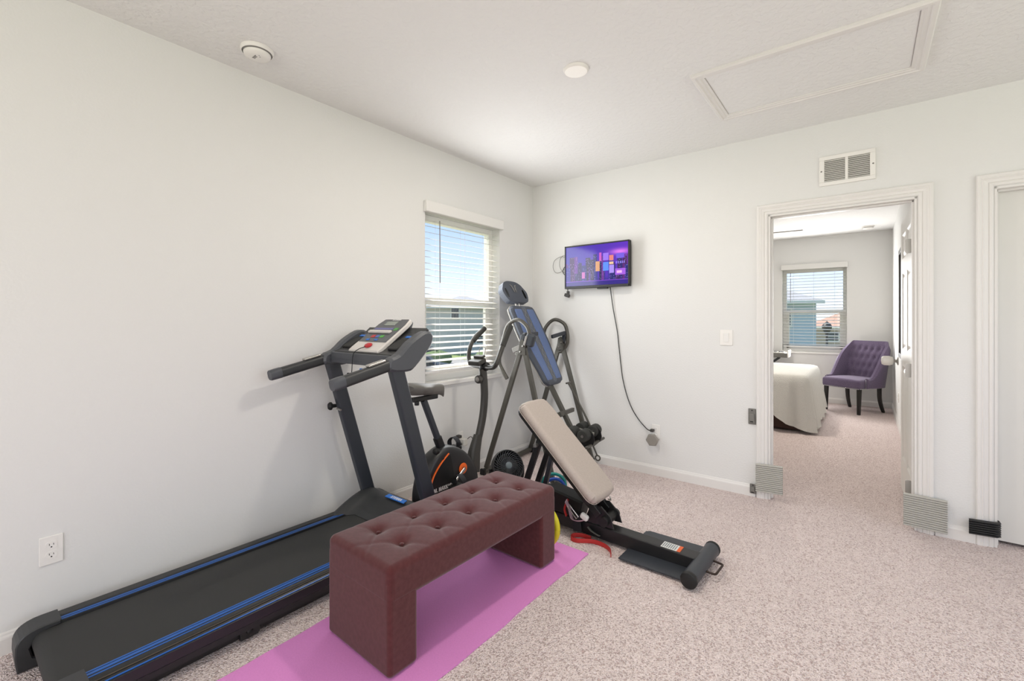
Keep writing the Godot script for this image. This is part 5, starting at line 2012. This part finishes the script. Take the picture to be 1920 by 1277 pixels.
func build_ceiling_items() -> void:
	# attic hatch: moulded frame and a loose panel
	var x0 := 1.858
	var x1 := 2.853
	var z0 := 0.49
	var z1 := 1.162
	var o := thing("attic_hatch", v3((x0 + x1) / 2, CEIL, (z0 + z1) / 2), "rectangular attic hatch with a white moulded frame in the ceiling", "attic hatch")
	var b := MB.new()
	var prof := [Vector2(0.0, 0.0), Vector2(0.0, 0.012), Vector2(0.006, 0.018), Vector2(0.02, 0.019), Vector2(0.026, 0.014), Vector2(0.04, 0.014), Vector2(0.046, 0.01), Vector2(0.058, 0.009), Vector2(0.06, 0.0), Vector2(0.06, -0.01)]
	for k in prof.size() - 1:
		var ra := []
		for q in [prof[k], prof[k + 1]]:
			ra.append([v3(x0 + q.x, CEIL - q.y, z0 + q.x), v3(x1 - q.x, CEIL - q.y, z0 + q.x), v3(x1 - q.x, CEIL - q.y, z1 - q.x), v3(x0 + q.x, CEIL - q.y, z1 - q.x)])
		for s in 4:
			b.quad(ra[0][s], ra[1][s], ra[1][(s + 1) % 4], ra[0][(s + 1) % 4])
	part("hatch_frame", b, M.trim_paint, o)
	var p := MB.new()
	p.box(v3((x0 + x1) / 2, CEIL - 0.002, (z0 + z1) / 2 + 0.002), v3(x1 - x0 - 0.126, 0.006, z1 - z0 - 0.128))
	part("hatch_panel", p, M.ceiling_paint, o)
	# flush ceiling disc light, lit
	var dl := thing("ceiling_light", v3(1.404, CEIL, 1.593), "round white flush disc light on the middle of the ceiling", "ceiling light")
	var d := MB.new()
	d.lathe([Vector2(0.058, -0.014), Vector2(0.062, -0.011), Vector2(0.067, -0.004), Vector2(0.067, 0.0)], v3(1.404, CEIL, 1.593), Basis(), 40, false)
	part("trim_ring", d, M.plate_white, dl)
	var lens := MB.new()
	lens.lathe([Vector2(0.0, -0.0165), Vector2(0.045, -0.0158), Vector2(0.058, -0.014)], v3(1.404, CEIL, 1.593), Basis(), 40, false)
	var glow := mat("lamp_lens", Color(0.9, 0.89, 0.87), 0.5)
	glow.emission_enabled = true
	glow.emission = Color(1, 0.97, 0.92)
	glow.emission_energy_multiplier = 0.25
	part("lamp_lens", lens, glow, dl)
	add_area("ceiling_lamp", v3(1.404, CEIL - 0.02, 1.593), v3(0, -1, 0), 0.115, 0.115, L_LAMP, Color(1, 0.965, 0.91))
	# smoke alarm
	smoke_alarm(v3(0.262, CEIL, 2.7), "white round smoke alarm on the ceiling above the treadmill")
	smoke_alarm(v3(2.64, CEIL, -4.4), "small white smoke alarm on the bedroom ceiling")

func smoke_alarm(at: Vector3, label: String) -> void:
	var o := thing("smoke_alarm", at, label, "smoke alarm")
	var b := MB.new()
	b.lathe([Vector2(0.072, 0.0), Vector2(0.073, -0.008), Vector2(0.07, -0.016), Vector2(0.066, -0.018)], at, Basis(), 40, false)
	part("base_ring", b, M.plate_white, o)
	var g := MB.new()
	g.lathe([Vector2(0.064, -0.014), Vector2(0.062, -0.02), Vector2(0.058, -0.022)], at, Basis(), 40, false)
	part("vent_gap_shade", g, M.vent_shade_grey, o)  # grey ring painted as the shade in the gap
	var c := MB.new()
	c.lathe([Vector2(0.058, -0.018), Vector2(0.06, -0.024), Vector2(0.055, -0.036), Vector2(0.035, -0.041), Vector2(0.0, -0.042)], at, Basis(), 40, false)
	var cp := part("cover", c, M.plate_white, o)
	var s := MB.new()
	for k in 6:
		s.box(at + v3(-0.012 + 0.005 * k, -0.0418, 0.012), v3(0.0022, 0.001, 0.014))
	part("sounder_slots", s, M.vent_shade_grey, cp)
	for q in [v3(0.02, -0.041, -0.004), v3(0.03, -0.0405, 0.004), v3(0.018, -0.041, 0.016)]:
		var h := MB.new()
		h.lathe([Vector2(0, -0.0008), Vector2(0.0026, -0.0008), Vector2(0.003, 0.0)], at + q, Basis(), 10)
		part("test_button", h, M.vent_shade_grey, cp)

func build_bed() -> void:
	var t := thing("bed", v3(1.15, 0, -3.2), "bed with a white quilt hanging over a dark brown base in the far room", "bed")
	var x0 := 0.12
	var x1 := 2.09
	var z0 := -4.0
	var z1 := -2.4
	var base := MB.new()
	base.box(v3((x0 + x1) / 2, 0.19, (z0 + z1) / 2), v3(x1 - x0 - 0.02, 0.34, z1 - z0 - 0.02), 0.015, Basis(), 2)
	part("bed_base", base, M.bed_brown, t)
	var mt := MB.new()
	mt.box(v3((x0 + x1) / 2, 0.5, (z0 + z1) / 2), v3(x1 - x0 - 0.02, 0.27, z1 - z0 - 0.02), 0.05, Basis(), 3)
	part("mattress", mt, M.mattress_white, t)
	# quilt: rings from the crown of the bed outwards and down the sides, with folds that deepen towards the hem
	var q := MB.new()
	var n := 220
	var rows := []
	var cx := (x0 + x1) / 2
	var cz := (z0 + z1) / 2
	var hx := (x1 - x0) / 2 + 0.012
	var hz := (z1 - z0) / 2 + 0.012
	var ring := round_rect(2.0 * hx, 2.0 * hz, 0.09, 12)
	var pts := []
	var per := 0.0
	for k in ring.size():
		per += ring[k].distance_to(ring[(k + 1) % ring.size()])
	var acc := 0.0
	var k2 := 0
	for i in n:
		var want := per * i / n
		while acc + ring[k2].distance_to(ring[(k2 + 1) % ring.size()]) < want:
			acc += ring[k2].distance_to(ring[(k2 + 1) % ring.size()])
			k2 += 1
		var f: float = (want - acc) / ring[k2].distance_to(ring[(k2 + 1) % ring.size()])
		pts.append(ring[k2].lerp(ring[(k2 + 1) % ring.size()], f))
	var steps := [[0.0, 0.665], [0.5, 0.668], [0.85, 0.664], [0.95, 0.655], [0.985, 0.64], [1.0, 0.61]]
	for s in steps:
		var row := []
		for p in pts:
			row.append(v3(cx + p.x * s[0], s[1] + 0.004 * sin(p.x * 9.0 + p.y * 4.0) * (1.0 - s[0]), cz + p.y * s[0]))
		rows.append(row)
	for d in 14:
		var f := (d + 1) / 14.0
		var row := []
		for i in n:
			var p: Vector2 = pts[i]
			var dirv := p.normalized()
			dirv = Vector2(signf(p.x) * smoothstep(hx - 0.2, hx, absf(p.x)), signf(p.y) * smoothstep(hz - 0.2, hz, absf(p.y)))
			if dirv.length() > 0:
				dirv = dirv.normalized()
			# hem height: low at the near foot corner, lifted along the near side
			var corner := smoothstep(0.55, 0.0, Vector2(p.x - hx, p.y - hz).length())
			var hem := lerpf(0.2, 0.015, corner)
			if p.x > hx - 0.1:
				hem = minf(hem, 0.06 + 0.03 * sin(p.y * 7.0))
			if p.y > hz - 0.1:
				hem = lerpf(0.3, 0.012, smoothstep(-0.55, 0.0, p.x - hx)) + 0.015 * sin(p.x * 8.0)
			var fold := 0.03 * f * sin(i * TAU / n * 29.0) + 0.018 * f * sin(i * TAU / n * 61.0 + 1.0)
			var out := 0.01 + 0.07 * f + fold * (0.5 + corner)
			row.append(v3(cx + p.x + dirv.x * out, lerpf(0.61, hem, f), cz + p.y + dirv.y * out))
		rows.append(row)
	q.grid(rows, true)
	part("quilt", q, M.quilt_white, t, "white textured quilt draped to the carpet")

func build_chair() -> void:
	var t := local_thing("accent_chair", v3(2.475, 0, -4.33), deg_to_rad(-33.0), "purple velvet tufted slipper chair with nailhead trim under the bedroom window", "chair")
	var seat := MB.new()
	seat.box(v3(0, 0.405, 0.02), v3(0.52, 0.13, 0.5), 0.035, Basis(), 4, Vector3i(8, 1, 8))
	var puff := func(p: Vector3) -> Vector3:
		if p.y > 0.43:
			p.y += 0.02 * (1.0 - pow(absf(p.x) / 0.26, 3.0)) * (1.0 - pow(absf(p.z - 0.02) / 0.25, 3.0))
		return p
	seat.deform(puff)
	part("seat", seat, M.chair_velvet, t)
	# wrap-round back: tall in the middle, sweeping down into low arms
	var back := MB.new()
	var na := 56
	var nt := 22
	var tufts := []
	for r in 4:
		for c in 6:
			tufts.append(Vector2(-0.3 + (c + 0.5 * (r % 2)) * 0.11, 0.15 + r * 0.12))
	var shell := func(inner: bool) -> Array:
		var rows := []
		for i in nt + 1:
			var v := float(i) / nt
			var row := []
			for j in na + 1:
				var a := lerpf(-1.0, 1.0, float(j) / na)
				var s := a * 0.56              # distance round the back
				var wrap := smoothstep(0.5, 1.0, absf(a))
				var top := lerpf(0.985, 0.49, smoothstep(0.5, 0.92, absf(a)))
				var y := lerpf(0.36, top, v)
				var lean := (y - 0.4) * 0.2
				# plan: straight across the back, then round the corners and forwards
				var px: float
				var pz: float
				var flare := 1.0 + 0.1 * (y - 0.45)
				if absf(a) < 0.5:
					px = a * 2.0 * 0.205
					pz = -0.215
				else:
					var g := (absf(a) - 0.5) / 0.5
					px = signf(a) * (0.205 + 0.05 * sin(minf(g * 2.0, 1.0) * PI / 2))
					pz = -0.215 + g * 0.36 - 0.03 * sin(minf(g * 3.0, 1.0) * PI)
				px *= flare
				var th := 0.0
				if not inner:
					th = 0.075 * (1.0 - 0.4 * wrap) * (1.0 - 0.5 * smoothstep(0.85, 1.0, v))
				var nx := 0.0 if absf(a) < 0.5 else signf(a) * smoothstep(0.5, 0.62, absf(a))
				var nz := -1.0 + smoothstep(0.5, 0.66, absf(a))
				var dim := 0.0
				if inner:
					for q in tufts:
						var r2: float = Vector2(s, y - 0.36).distance_squared_to(q)
						dim += 0.022 * exp(-r2 / 0.0009)
					dim = minf(dim, 0.03) - 0.012 * sin(clampf(v, 0, 1) * PI)
				row.append(v3(px + nx * (th + dim), y, pz - lean * (1.0 - wrap * 0.6) + nz * (th + dim)))
			rows.append(row)
		return rows
	var ri: Array = shell.call(true)
	var ro: Array = shell.call(false)
	back.grid(ri)
	back.grid(ro, false, true)
	back.grid([ri[nt], ro[nt]])
	for side in [0, na]:
		var s0 := []
		var s1 := []
		for i in nt + 1:
			s0.append(ri[i][side])
			s1.append(ro[i][side])
		back.grid([s0, s1])
	var bp := part("tufted_back", back, M.chair_velvet, t)
	for q in tufts:
		if absf(q.x) > 0.22:
			continue
		var bt := MB.new()
		var y: float = 0.36 + q.y
		bt.ball(v3(q.x * 0.73, y, -0.215 - (y - 0.4) * 0.2 - 0.016), v3(0.01, 0.01, 0.005), Basis(), 8, 5)
		part("button", bt, M.chair_velvet, bp)
	for s in [-1.0, 1.0]:
		var fl := MB.new()
		fl.sweep([v3(s * 0.225, 0.36, 0.215), v3(s * 0.225, 0.0, 0.225)], round_rect(0.045, 0.045, 0.004, 2), v3(0, 0, 1), true, [1.0, 0.72])
		part("leg", fl, M.chair_leg, t)
		var bl := MB.new()
		bl.sweep(curve([v3(s * 0.215, 0.36, -0.2), v3(s * 0.215, 0.2, -0.205), v3(s * 0.22, 0.08, -0.235), v3(s * 0.225, 0.0, -0.27)], 4), round_rect(0.042, 0.042, 0.004, 2), v3(0, 0, 1), true, [1.0, 1.0, 0.95, 0.95, 0.9, 0.9, 0.85, 0.85, 0.8, 0.8, 0.75, 0.72, 0.7])
		part("leg", bl, M.chair_leg, t)
	var nails := MB.new()
	for k in 30:
		nails.ball(v3(-0.25 + 0.5 * k / 29.0, 0.352, 0.272), v3(0.006, 0.006, 0.004), Basis(), 6, 4)
	for s in [-1.0, 1.0]:
		for k in 22:
			nails.ball(v3(s * 0.263, 0.352, 0.25 - 0.4 * k / 21.0), v3(0.004, 0.006, 0.006), Basis(), 6, 4)
		for k in 8:
			nails.ball(v3(s * 0.268, 0.36 + 0.11 * k / 7.0, 0.15), v3(0.004, 0.006, 0.006), Basis(), 6, 4)
	var np := part("nailheads", nails, M.chrome, t)
	np.set_meta("kind", "stuff")

func build_bedroom_items() -> void:
	# mirror on the side wall
	var m := thing("wall_mirror", v3(2.925, 1.35, -2.6), "tall dark-framed mirror on the bedroom side wall behind the open door", "mirror")
	var f := MB.new()
	for q in [[v3(2.912, 2.02, -2.6), v3(0.026, 0.05, 0.6)], [v3(2.912, 0.9, -2.6), v3(0.026, 0.05, 0.6)], [v3(2.912, 1.46, -2.325), v3(0.026, 1.16, 0.05)], [v3(2.912, 1.46, -2.875), v3(0.026, 1.16, 0.05)]]:
		f.box(q[0], q[1], 0.004)
	part("frame", f, M.frame_dark, m)
	var g := MB.new()
	g.box(v3(2.917, 1.46, -2.6), v3(0.006, 1.09, 0.52))
	part("mirror_glass", g, M.mirror, m)
	# ceiling fan
	var c := v3(1.42, 0, -2.4)
	var fn := thing("ceiling_fan", v3(c.x, CEIL, c.z), "ceiling fan with pale grey blades in the bedroom", "ceiling fan")
	var r := MB.new()
	r.lathe([Vector2(0.06, 0.0), Vector2(0.065, -0.03), Vector2(0.02, -0.06), Vector2(0.014, -0.08), Vector2(0.014, -0.18), Vector2(0.03, -0.2), Vector2(0.1, -0.22), Vector2(0.11, -0.3), Vector2(0.08, -0.34), Vector2(0.0, -0.35)], v3(c.x, CEIL, c.z), Basis(), 28)
	part("motor", r, M.hinge_steel, fn)
	for k in 5:
		var a := TAU * k / 5 + 0.06
		var bas := Basis(Vector3.UP, a)
		var b := MB.new()
		b.prism([Vector2(0.1, -0.03), Vector2(0.2, -0.055), Vector2(0.6, -0.065), Vector2(0.63, -0.05), Vector2(0.63, 0.05), Vector2(0.6, 0.065), Vector2(0.2, 0.055), Vector2(0.1, 0.03)], v3(c.x, 2.31, c.z), bas * Basis(Vector3.RIGHT, -PI / 2 + 0.2), 0.008, 0.002)
		part("blade", b, M.fan_blade, fn)
	var bowl := MB.new()  # added glowing bowl, out of view, goes with the fill light below
	bowl.lathe([Vector2(0.0, -0.4), Vector2(0.05, -0.395), Vector2(0.085, -0.37), Vector2(0.095, -0.335)], v3(c.x, CEIL, c.z), Basis(), 28, false)
	var glow := mat("added_lamp_glass", Color(0.92, 0.9, 0.87), 0.4)
	glow.emission_enabled = true
	glow.emission = Color(1, 0.96, 0.9)
	glow.emission_energy_multiplier = 0.8
	part("added_lamp_bowl", bowl, glow, fn)
	add_area("fan_fill_light", v3(c.x, CEIL - 0.41, c.z), v3(0, -1, 0), 0.16, 0.16, L_FAN_FILL, Color(1, 0.965, 0.92))  # added fill to brighten the bedroom carpet
	# keyboard piano on a stand under the window
	var k := thing("keyboard_piano", v3(1.15, 0, -4.68), "grey electronic keyboard piano on a stand beyond the bed", "keyboard")
	var kb := MB.new()
	kb.box(v3(1.13, 0.73, -4.68), v3(1.05, 0.07, 0.28), 0.012, Basis(), 2)
	part("keyboard_body", kb, M.piano_grey, k)
	var wk := MB.new()
	wk.box(Vector3.ZERO, v3(0.021, 0.014, 0.13), 0.002)
	var wm := wk.mesh()
	for i in 42:
		var o := part("white_key", wm, M.piano_white, k)
		o.position = v3(0.643 + i * 0.0232, 0.77, -4.615) - k.position
	var bk := MB.new()
	bk.box(Vector3.ZERO, v3(0.012, 0.016, 0.08), 0.002)
	var bm := bk.mesh()
	for i in 41:
		if i % 7 == 2 or i % 7 == 6:
			continue
		var o := part("black_key", bm, M.deep_black, k)
		o.position = v3(0.6546 + i * 0.0232, 0.782, -4.64) - k.position
	for s in [-1.0, 1.0]:
		var lg := MB.new()
		lg.beam(v3(1.13 + s * 0.4, 0.02, -4.56), v3(1.13 - s * 0.4, 0.69, -4.7), 0.025, 0.035, 0.004)
		part("stand_leg", lg, M.black_paint, k)
	var rg := MB.new()
	rg.box(v3(1.66, 0.752, -4.68), v3(0.02, 0.11, 0.29), 0.008)
	part("end_cheek", rg, M.plate_white, k)
	outlet("wall_outlet", v3(2.925, 0.36, -3.4), -PI / 2, "white wall outlet low on the bedroom side wall")

const GROUND := -2.9

func house(at: Vector3, turn: float, w: float, dp: float, h: float, roof_h: float, wall_m: Material, roof_m: Material, label: String, wins: Array) -> void:
	var o := local_thing("neighbour_house", at, turn, label, "house", "houses across the street")
	var b := MB.new()
	b.box(v3(0, h / 2, 0), v3(w, h, dp))
	part("walls", b, wall_m, o)
	var r := MB.new()
	var e := 0.45
	var a0 := v3(-w / 2 - e, h, dp / 2 + e)
	var a1 := v3(w / 2 + e, h, dp / 2 + e)
	var a2 := v3(w / 2 + e, h, -dp / 2 - e)
	var a3 := v3(-w / 2 - e, h, -dp / 2 - e)
	var rl := maxf(0.2, w / 2 - dp / 2)
	var t0 := v3(-rl, h + roof_h, 0)
	var t1 := v3(rl, h + roof_h, 0)
	r.quad(a0, t0, t1, a1)
	r.quad(a2, t1, t0, a3)
	r.tri(a1, t1, a2)
	r.tri(a3, t0, a0)
	r.quad(a0, a1, a2, a3)
	part("roof", r, roof_m, o)
	var fa := MB.new()
	fa.box(v3(0, h - 0.1, dp / 2 + e), v3(w + 2 * e, 0.22, 0.06))
	part("fascia", fa, M.house_white, o)
	for q in wins:
		var f := MB.new()
		f.box(v3(q[0], q[1], dp / 2 + 0.03), v3(q[2] + 0.24, q[3] + 0.24, 0.08))
		var fr := part("window", f, M.house_white, o)
		var g := MB.new()
		for s in [-1.0, 1.0]:
			g.box(v3(q[0], q[1] + s * q[3] / 4, dp / 2 + 0.06), v3(q[2], q[3] / 2 - 0.08, 0.06))
		part("pane", g, M.house_glass, fr)

func tree(at: Vector3, h: float, r: float, sd: int, label: String) -> void:
	var o := local_thing("leafy_tree", at, 0.0, label, "tree", "trees beyond the houses")
	var tr := MB.new()
	tr.tube([Vector3.ZERO, v3(0.1, h * 0.5, 0), v3(0, h * 0.8, 0.1)], 0.16, 8, true, [1.2, 0.8, 0.4])
	part("trunk", tr, M.bark, o)
	var rng := RandomNumberGenerator.new()
	rng.seed = sd
	var c := MB.new()
	for k in 9:
		var a := rng.randf() * TAU
		var d := rng.randf() * r * 0.7
		c.ball(v3(cos(a) * d, h - r * 0.6 + rng.randf_range(-0.4, 0.5) * r, sin(a) * d), Vector3.ONE * r * rng.randf_range(0.35, 0.6), Basis(), 10, 7)
	for k in c.v.size():
		c.v[k] += v3(rng.randf_range(-1, 1), rng.randf_range(-1, 1), rng.randf_range(-1, 1)) * r * 0.06
	c.smooth()
	part("crown", c, M.leaf, o)

func car(at: Vector3, turn: float, paint: Material, van: bool, label: String) -> void:
	var o := local_thing("parked_car", at, turn, label, "car", "parked cars")
	var b := MB.new()
	var pf := [Vector2(-2.2, 0.35), Vector2(2.2, 0.35), Vector2(2.25, 0.75), Vector2(1.3, 0.92), Vector2(0.7, 1.42), Vector2(-1.2, 1.45), Vector2(-1.9, 0.95), Vector2(-2.25, 0.85)]
	if van:
		pf = [Vector2(-2.4, 0.4), Vector2(2.4, 0.4), Vector2(2.45, 0.9), Vector2(1.7, 1.15), Vector2(1.2, 1.95), Vector2(-2.3, 2.0), Vector2(-2.42, 1.0)]
	b.prism(pf, Vector3.ZERO, Basis(), 1.75, 0.1)
	part("body", b, paint, o)
	var g := MB.new()
	var y: float = 1.5 if van else 1.15
	for s in [-1.0, 1.0]:
		g.box(v3(-0.2, y, s * 0.87), v3(1.7, 0.36, 0.03))
	part("side_glass", g, M.house_glass, o)
	for x in [-1.4, 1.4]:
		for s in [-1.0, 1.0]:
			var w := MB.new()
			w.lathe([Vector2(0.0, -0.1), Vector2(0.33, -0.1), Vector2(0.34, 0.0), Vector2(0.33, 0.1), Vector2(0, 0.1)], v3(x, 0.34, s * 0.8), Basis(Vector3.RIGHT, PI / 2), 16)
			part("wheel", w, M.tyre, o)

func strip(called: String, a: Vector3, c: Vector3, w: float, y: float, m: Material, label: String, cat: String) -> void:
	var b := MB.new()
	b.beam(v3(a.x, y - 0.1, a.z), v3(c.x, y - 0.1, c.z), w, 0.2, 0.0)
	var o := struct(called, b, m, label, cat)

func build_outdoors() -> void:
	var gb := MB.new()
	gb.box(v3(-40, GROUND - 0.3, -60), v3(260, 0.6, 260))
	struct("ground_lawn", gb, M.lawn, "green lawns around the houses", "lawn")
	# street and drives seen through the gym window
	strip("road_street", v3(-60, 0, 2), v3(6, 0, -62), 7.5, GROUND + 0.02, M.road, "grey street below the gym window", "road")
	strip("sidewalk_near", v3(-52, 0, 4), v3(12, 0, -58), 1.5, GROUND + 0.04, M.walk, "pale sidewalk on the near side of the street", "sidewalk")
	strip("driveway_paver", v3(-17, 0, -12), v3(-8, 0, -3), 7.0, GROUND + 0.05, M.paver, "rosy paver drive below the gym window", "driveway")
	strip("driveway_far", v3(-36, 0, -23), v3(-46, 0, -32), 5.0, GROUND + 0.03, M.paver, "rosy paver drive of the house across the street", "driveway")
	house(v3(-40.2, GROUND, -40.5), deg_to_rad(45), 9.2, 9.0, 5.9, 1.6, M.house_grey, M.roof_grey, "grey two-storey house with a small white window seen through the gym blind", [[-1.0, 5.1, 0.9, 1.3], [2.4, 2.0, 1.4, 1.3]])
	house(v3(-70, GROUND, -57), deg_to_rad(40), 12, 9, 3.1, 2.3, M.house_beige, M.roof_clay, "beige bungalow with a terracotta roof seen through the gym blind", [[-2.5, 1.7, 1.2, 1.2], [2.0, 1.7, 1.2, 1.2]])
	house(v3(-4.7, GROUND, -38.5), deg_to_rad(14), 7.4, 8, 5.6, 1.8, M.house_blue, M.roof_grey, "blue-grey two-storey house seen through the bedroom blind", [[1.6, 4.4, 1.0, 1.2], [1.6, 1.7, 1.0, 1.3], [-1.6, 4.4, 1.0, 1.2]])
	house(v3(1.5, GROUND, -85), deg_to_rad(4), 13, 9, 3.2, 2.2, M.house_beige, M.roof_clay, "beige house with a long roof seen through the bedroom blind", [[-3, 1.7, 1.4, 1.2], [0, 1.7, 1.4, 1.2], [3, 1.7, 1.4, 1.2]])
	var rng := RandomNumberGenerator.new()
	rng.seed = 5
	for q in [[-86, -68, 4.8, "broad tree behind the terracotta-roofed bungalow"], [-66, -66, 4.2, "tree between the grey house and the bungalow"], [-47, -66, 4.4, "tree rising behind the grey two-storey house"], [6.5, -100, 6.0, "tree behind the beige house past the street lamp"], [-8, -104, 6.5, "tall tree behind the beige house seen over the bed"]]:
		tree(v3(q[0], GROUND, q[1]), q[2], 2.4, rng.randi() % 1000, q[3])
	# hedge line across the street
	for k in 4:
		var h := MB.new()
		var at := v3(-33.0 + k * 3.4, GROUND, -22.5 - k * 3.6)
		h.ball(at + v3(0, 0.55, 0), v3(1.5, 0.75, 1.5), Basis(), 12, 8)
		for j in h.v.size():
			h.v[j] += v3(sin(j * 7.1), sin(j * 3.7), cos(j * 5.3)) * 0.07
		h.smooth()
		single("round_shrub", h, M.leaf, ["clipped round shrub at the outer end of the row by the far drive", "clipped round shrub second from the outer end of its row", "clipped round shrub third from the outer end of its row", "clipped round shrub at the inner end of the row by the street"][k], "shrub", "shrubs along the street")
	car(v3(-24.5, GROUND + 0.03, -19.5), deg_to_rad(43), M.car_dark, false, "dark blue car parked below the gym window")
	car(v3(-33.5, GROUND + 0.03, -28.0), deg_to_rad(43), M.car_dark, false, "dark car parked in front of the grey house")
	car(v3(-19.0, GROUND + 0.06, -14.0), deg_to_rad(20), M.car_red, false, "red car parked on the rosy paver drive")
	car(v3(-0.4, GROUND + 0.03, -27.0), deg_to_rad(75), M.car_white, true, "white van parked outside the bedroom window")
	var l := local_thing("street_lamp", v3(0.95, GROUND, -27.0), 0.0, "black street lamp with a round lantern seen through the bedroom blind", "street lamp")
	var p := MB.new()
	p.lathe([Vector2(0.16, 0), Vector2(0.16, 0.3), Vector2(0.07, 0.45), Vector2(0.055, 3.3), Vector2(0.1, 3.35), Vector2(0.06, 3.45)], Vector3.ZERO, Basis(), 12)
	part("post", p, M.lamp_black, l)
	var g := MB.new()
	g.lathe([Vector2(0.1, 3.45), Vector2(0.22, 3.7), Vector2(0.24, 3.85), Vector2(0.2, 3.95), Vector2(0.05, 4.1), Vector2(0.0, 4.15)], Vector3.ZERO, Basis(), 14)
	part("lantern", g, M.lamp_black, l)

func build_all() -> void:
	build_treadmill()
	build_mat()
	build_tufted_bench()
	build_bike()
	build_inversion_table()
	build_weight_bench()
	build_floor_items()
	build_fan()
	build_tv()
	build_wall_items()
	build_ceiling_items()
	build_bed()
	build_chair()
	build_bedroom_items()
	build_outdoors()

func _ready() -> void:
	# ---- camera: level, 16 mm-like lens, shifted a little downwards
	var cam := Camera3D.new()
	cam.name = "camera"
	cam.projection = Camera3D.PROJECTION_FRUSTUM
	cam.near = 0.05
	cam.far = 400.0
	cam.size = 1277.0 / 850.0 * 0.05
	cam.frustum_offset = Vector2(0, -37.5 / 850.0 * 0.05)
	cam.position = v3(2.603, 1.2775, 3.684)
	cam.rotation.y = deg_to_rad(37.87)
	add_child(cam)
	cam.current = true

	# ---- sky, sun, exposure
	var we := WorldEnvironment.new()
	we.name = "environment"
	var e := Environment.new()
	e.background_mode = Environment.BG_SKY
	var sm := ProceduralSkyMaterial.new()
	sm.sky_top_color = Color(0.42, 0.62, 0.86)
	sm.sky_horizon_color = Color(0.93, 0.96, 0.985)
	sm.sky_curve = 0.12
	sm.ground_bottom_color = Color(0.5, 0.5, 0.45)
	sm.ground_horizon_color = Color(0.8, 0.82, 0.82)
	sm.sun_angle_max = 2.0
	var sky := Sky.new()
	sky.sky_material = sm
	e.sky = sky
	e.background_energy_multiplier = SKY
	e.tonemap_mode = Environment.TONE_MAPPER_LINEAR
	e.tonemap_exposure = 1.0
	e.sdfgi_enabled = true
	e.ssao_enabled = true
	e.ssil_enabled = true
	we.environment = e
	add_child(we)
	var sun := DirectionalLight3D.new()
	sun.name = "sun"
	sun.light_energy = SUN
	sun.light_color = Color(1, 0.96, 0.9)
	sun.light_angular_distance = 0.6
	sun.shadow_enabled = true
	sun.sky_mode = DirectionalLight3D.SKY_MODE_LIGHT_ONLY
	add_child(sun)
	sun.look_at_from_position(Vector3.ZERO, v3(0.64, -0.75, -0.16))

	# ---- daylight at the two visible windows, then two added fill lights
	add_area("window_daylight", v3(0.06, 1.45, 0.96), v3(1, 0, 0), 0.86, 1.28, L_W1, Color(0.985, 0.995, 1))
	add_area("bedroom_daylight", v3(1.965, 1.44, -4.83), v3(0, 0, 1), 0.84, 1.3, L_W2, Color(1, 0.995, 0.99))
	add_area("loft_fill", v3(2.5, 1.42, 5.97), v3(0, 0, -1), 3.5, 1.8, L_ADDED_W3, Color(1, 0.97, 0.95))  # added fill from behind the viewer, no such window is known
	add_area("side_fill", v3(5.17, 1.6, 2.2), v3(-1, 0, 0), 2.6, 1.5, L_ADDED_W4, Color(1, 0.995, 0.985))  # added fill from the right, brightens the left wall

	make_materials()
	build_room()
	window_unit("window_1", Transform3D(Basis(Vector3.UP, PI / 2), v3(0, W1[2], (W1[0] + W1[1]) / 2)), W1[1] - W1[0], W1[3] - W1[2], "white single-hung window in the long wall behind the exercise bike")
	blind(Transform3D(Basis(Vector3.UP, PI / 2), v3(0, W1[2], (W1[0] + W1[1]) / 2)), W1[1] - W1[0], W1[3] - W1[2], "white slatted blind over the window behind the exercise bike", -0.29)
	window_unit("window_2", Transform3D(Basis(), v3((W2[0] + W2[1]) / 2, W2[2], -4.9)), W2[1] - W2[0], W2[3] - W2[2], "white single-hung window in the bedroom beside the purple chair")
	blind(Transform3D(Basis(), v3((W2[0] + W2[1]) / 2, W2[2], -4.9)), W2[1] - W2[0], W2[3] - W2[2], "white slatted blind over the bedroom window beside the purple chair", -0.31)
	build_all()

const SKY := 1.5
const SUN := 2.6
const L_W1 := 1.85
const L_W2 := 4.2
const L_ADDED_W3 := 5.7
const L_ADDED_W4 := 2.8
const L_LAMP := 1.45
const L_FAN_FILL := 2.2
const TV_GLOW := 1.15
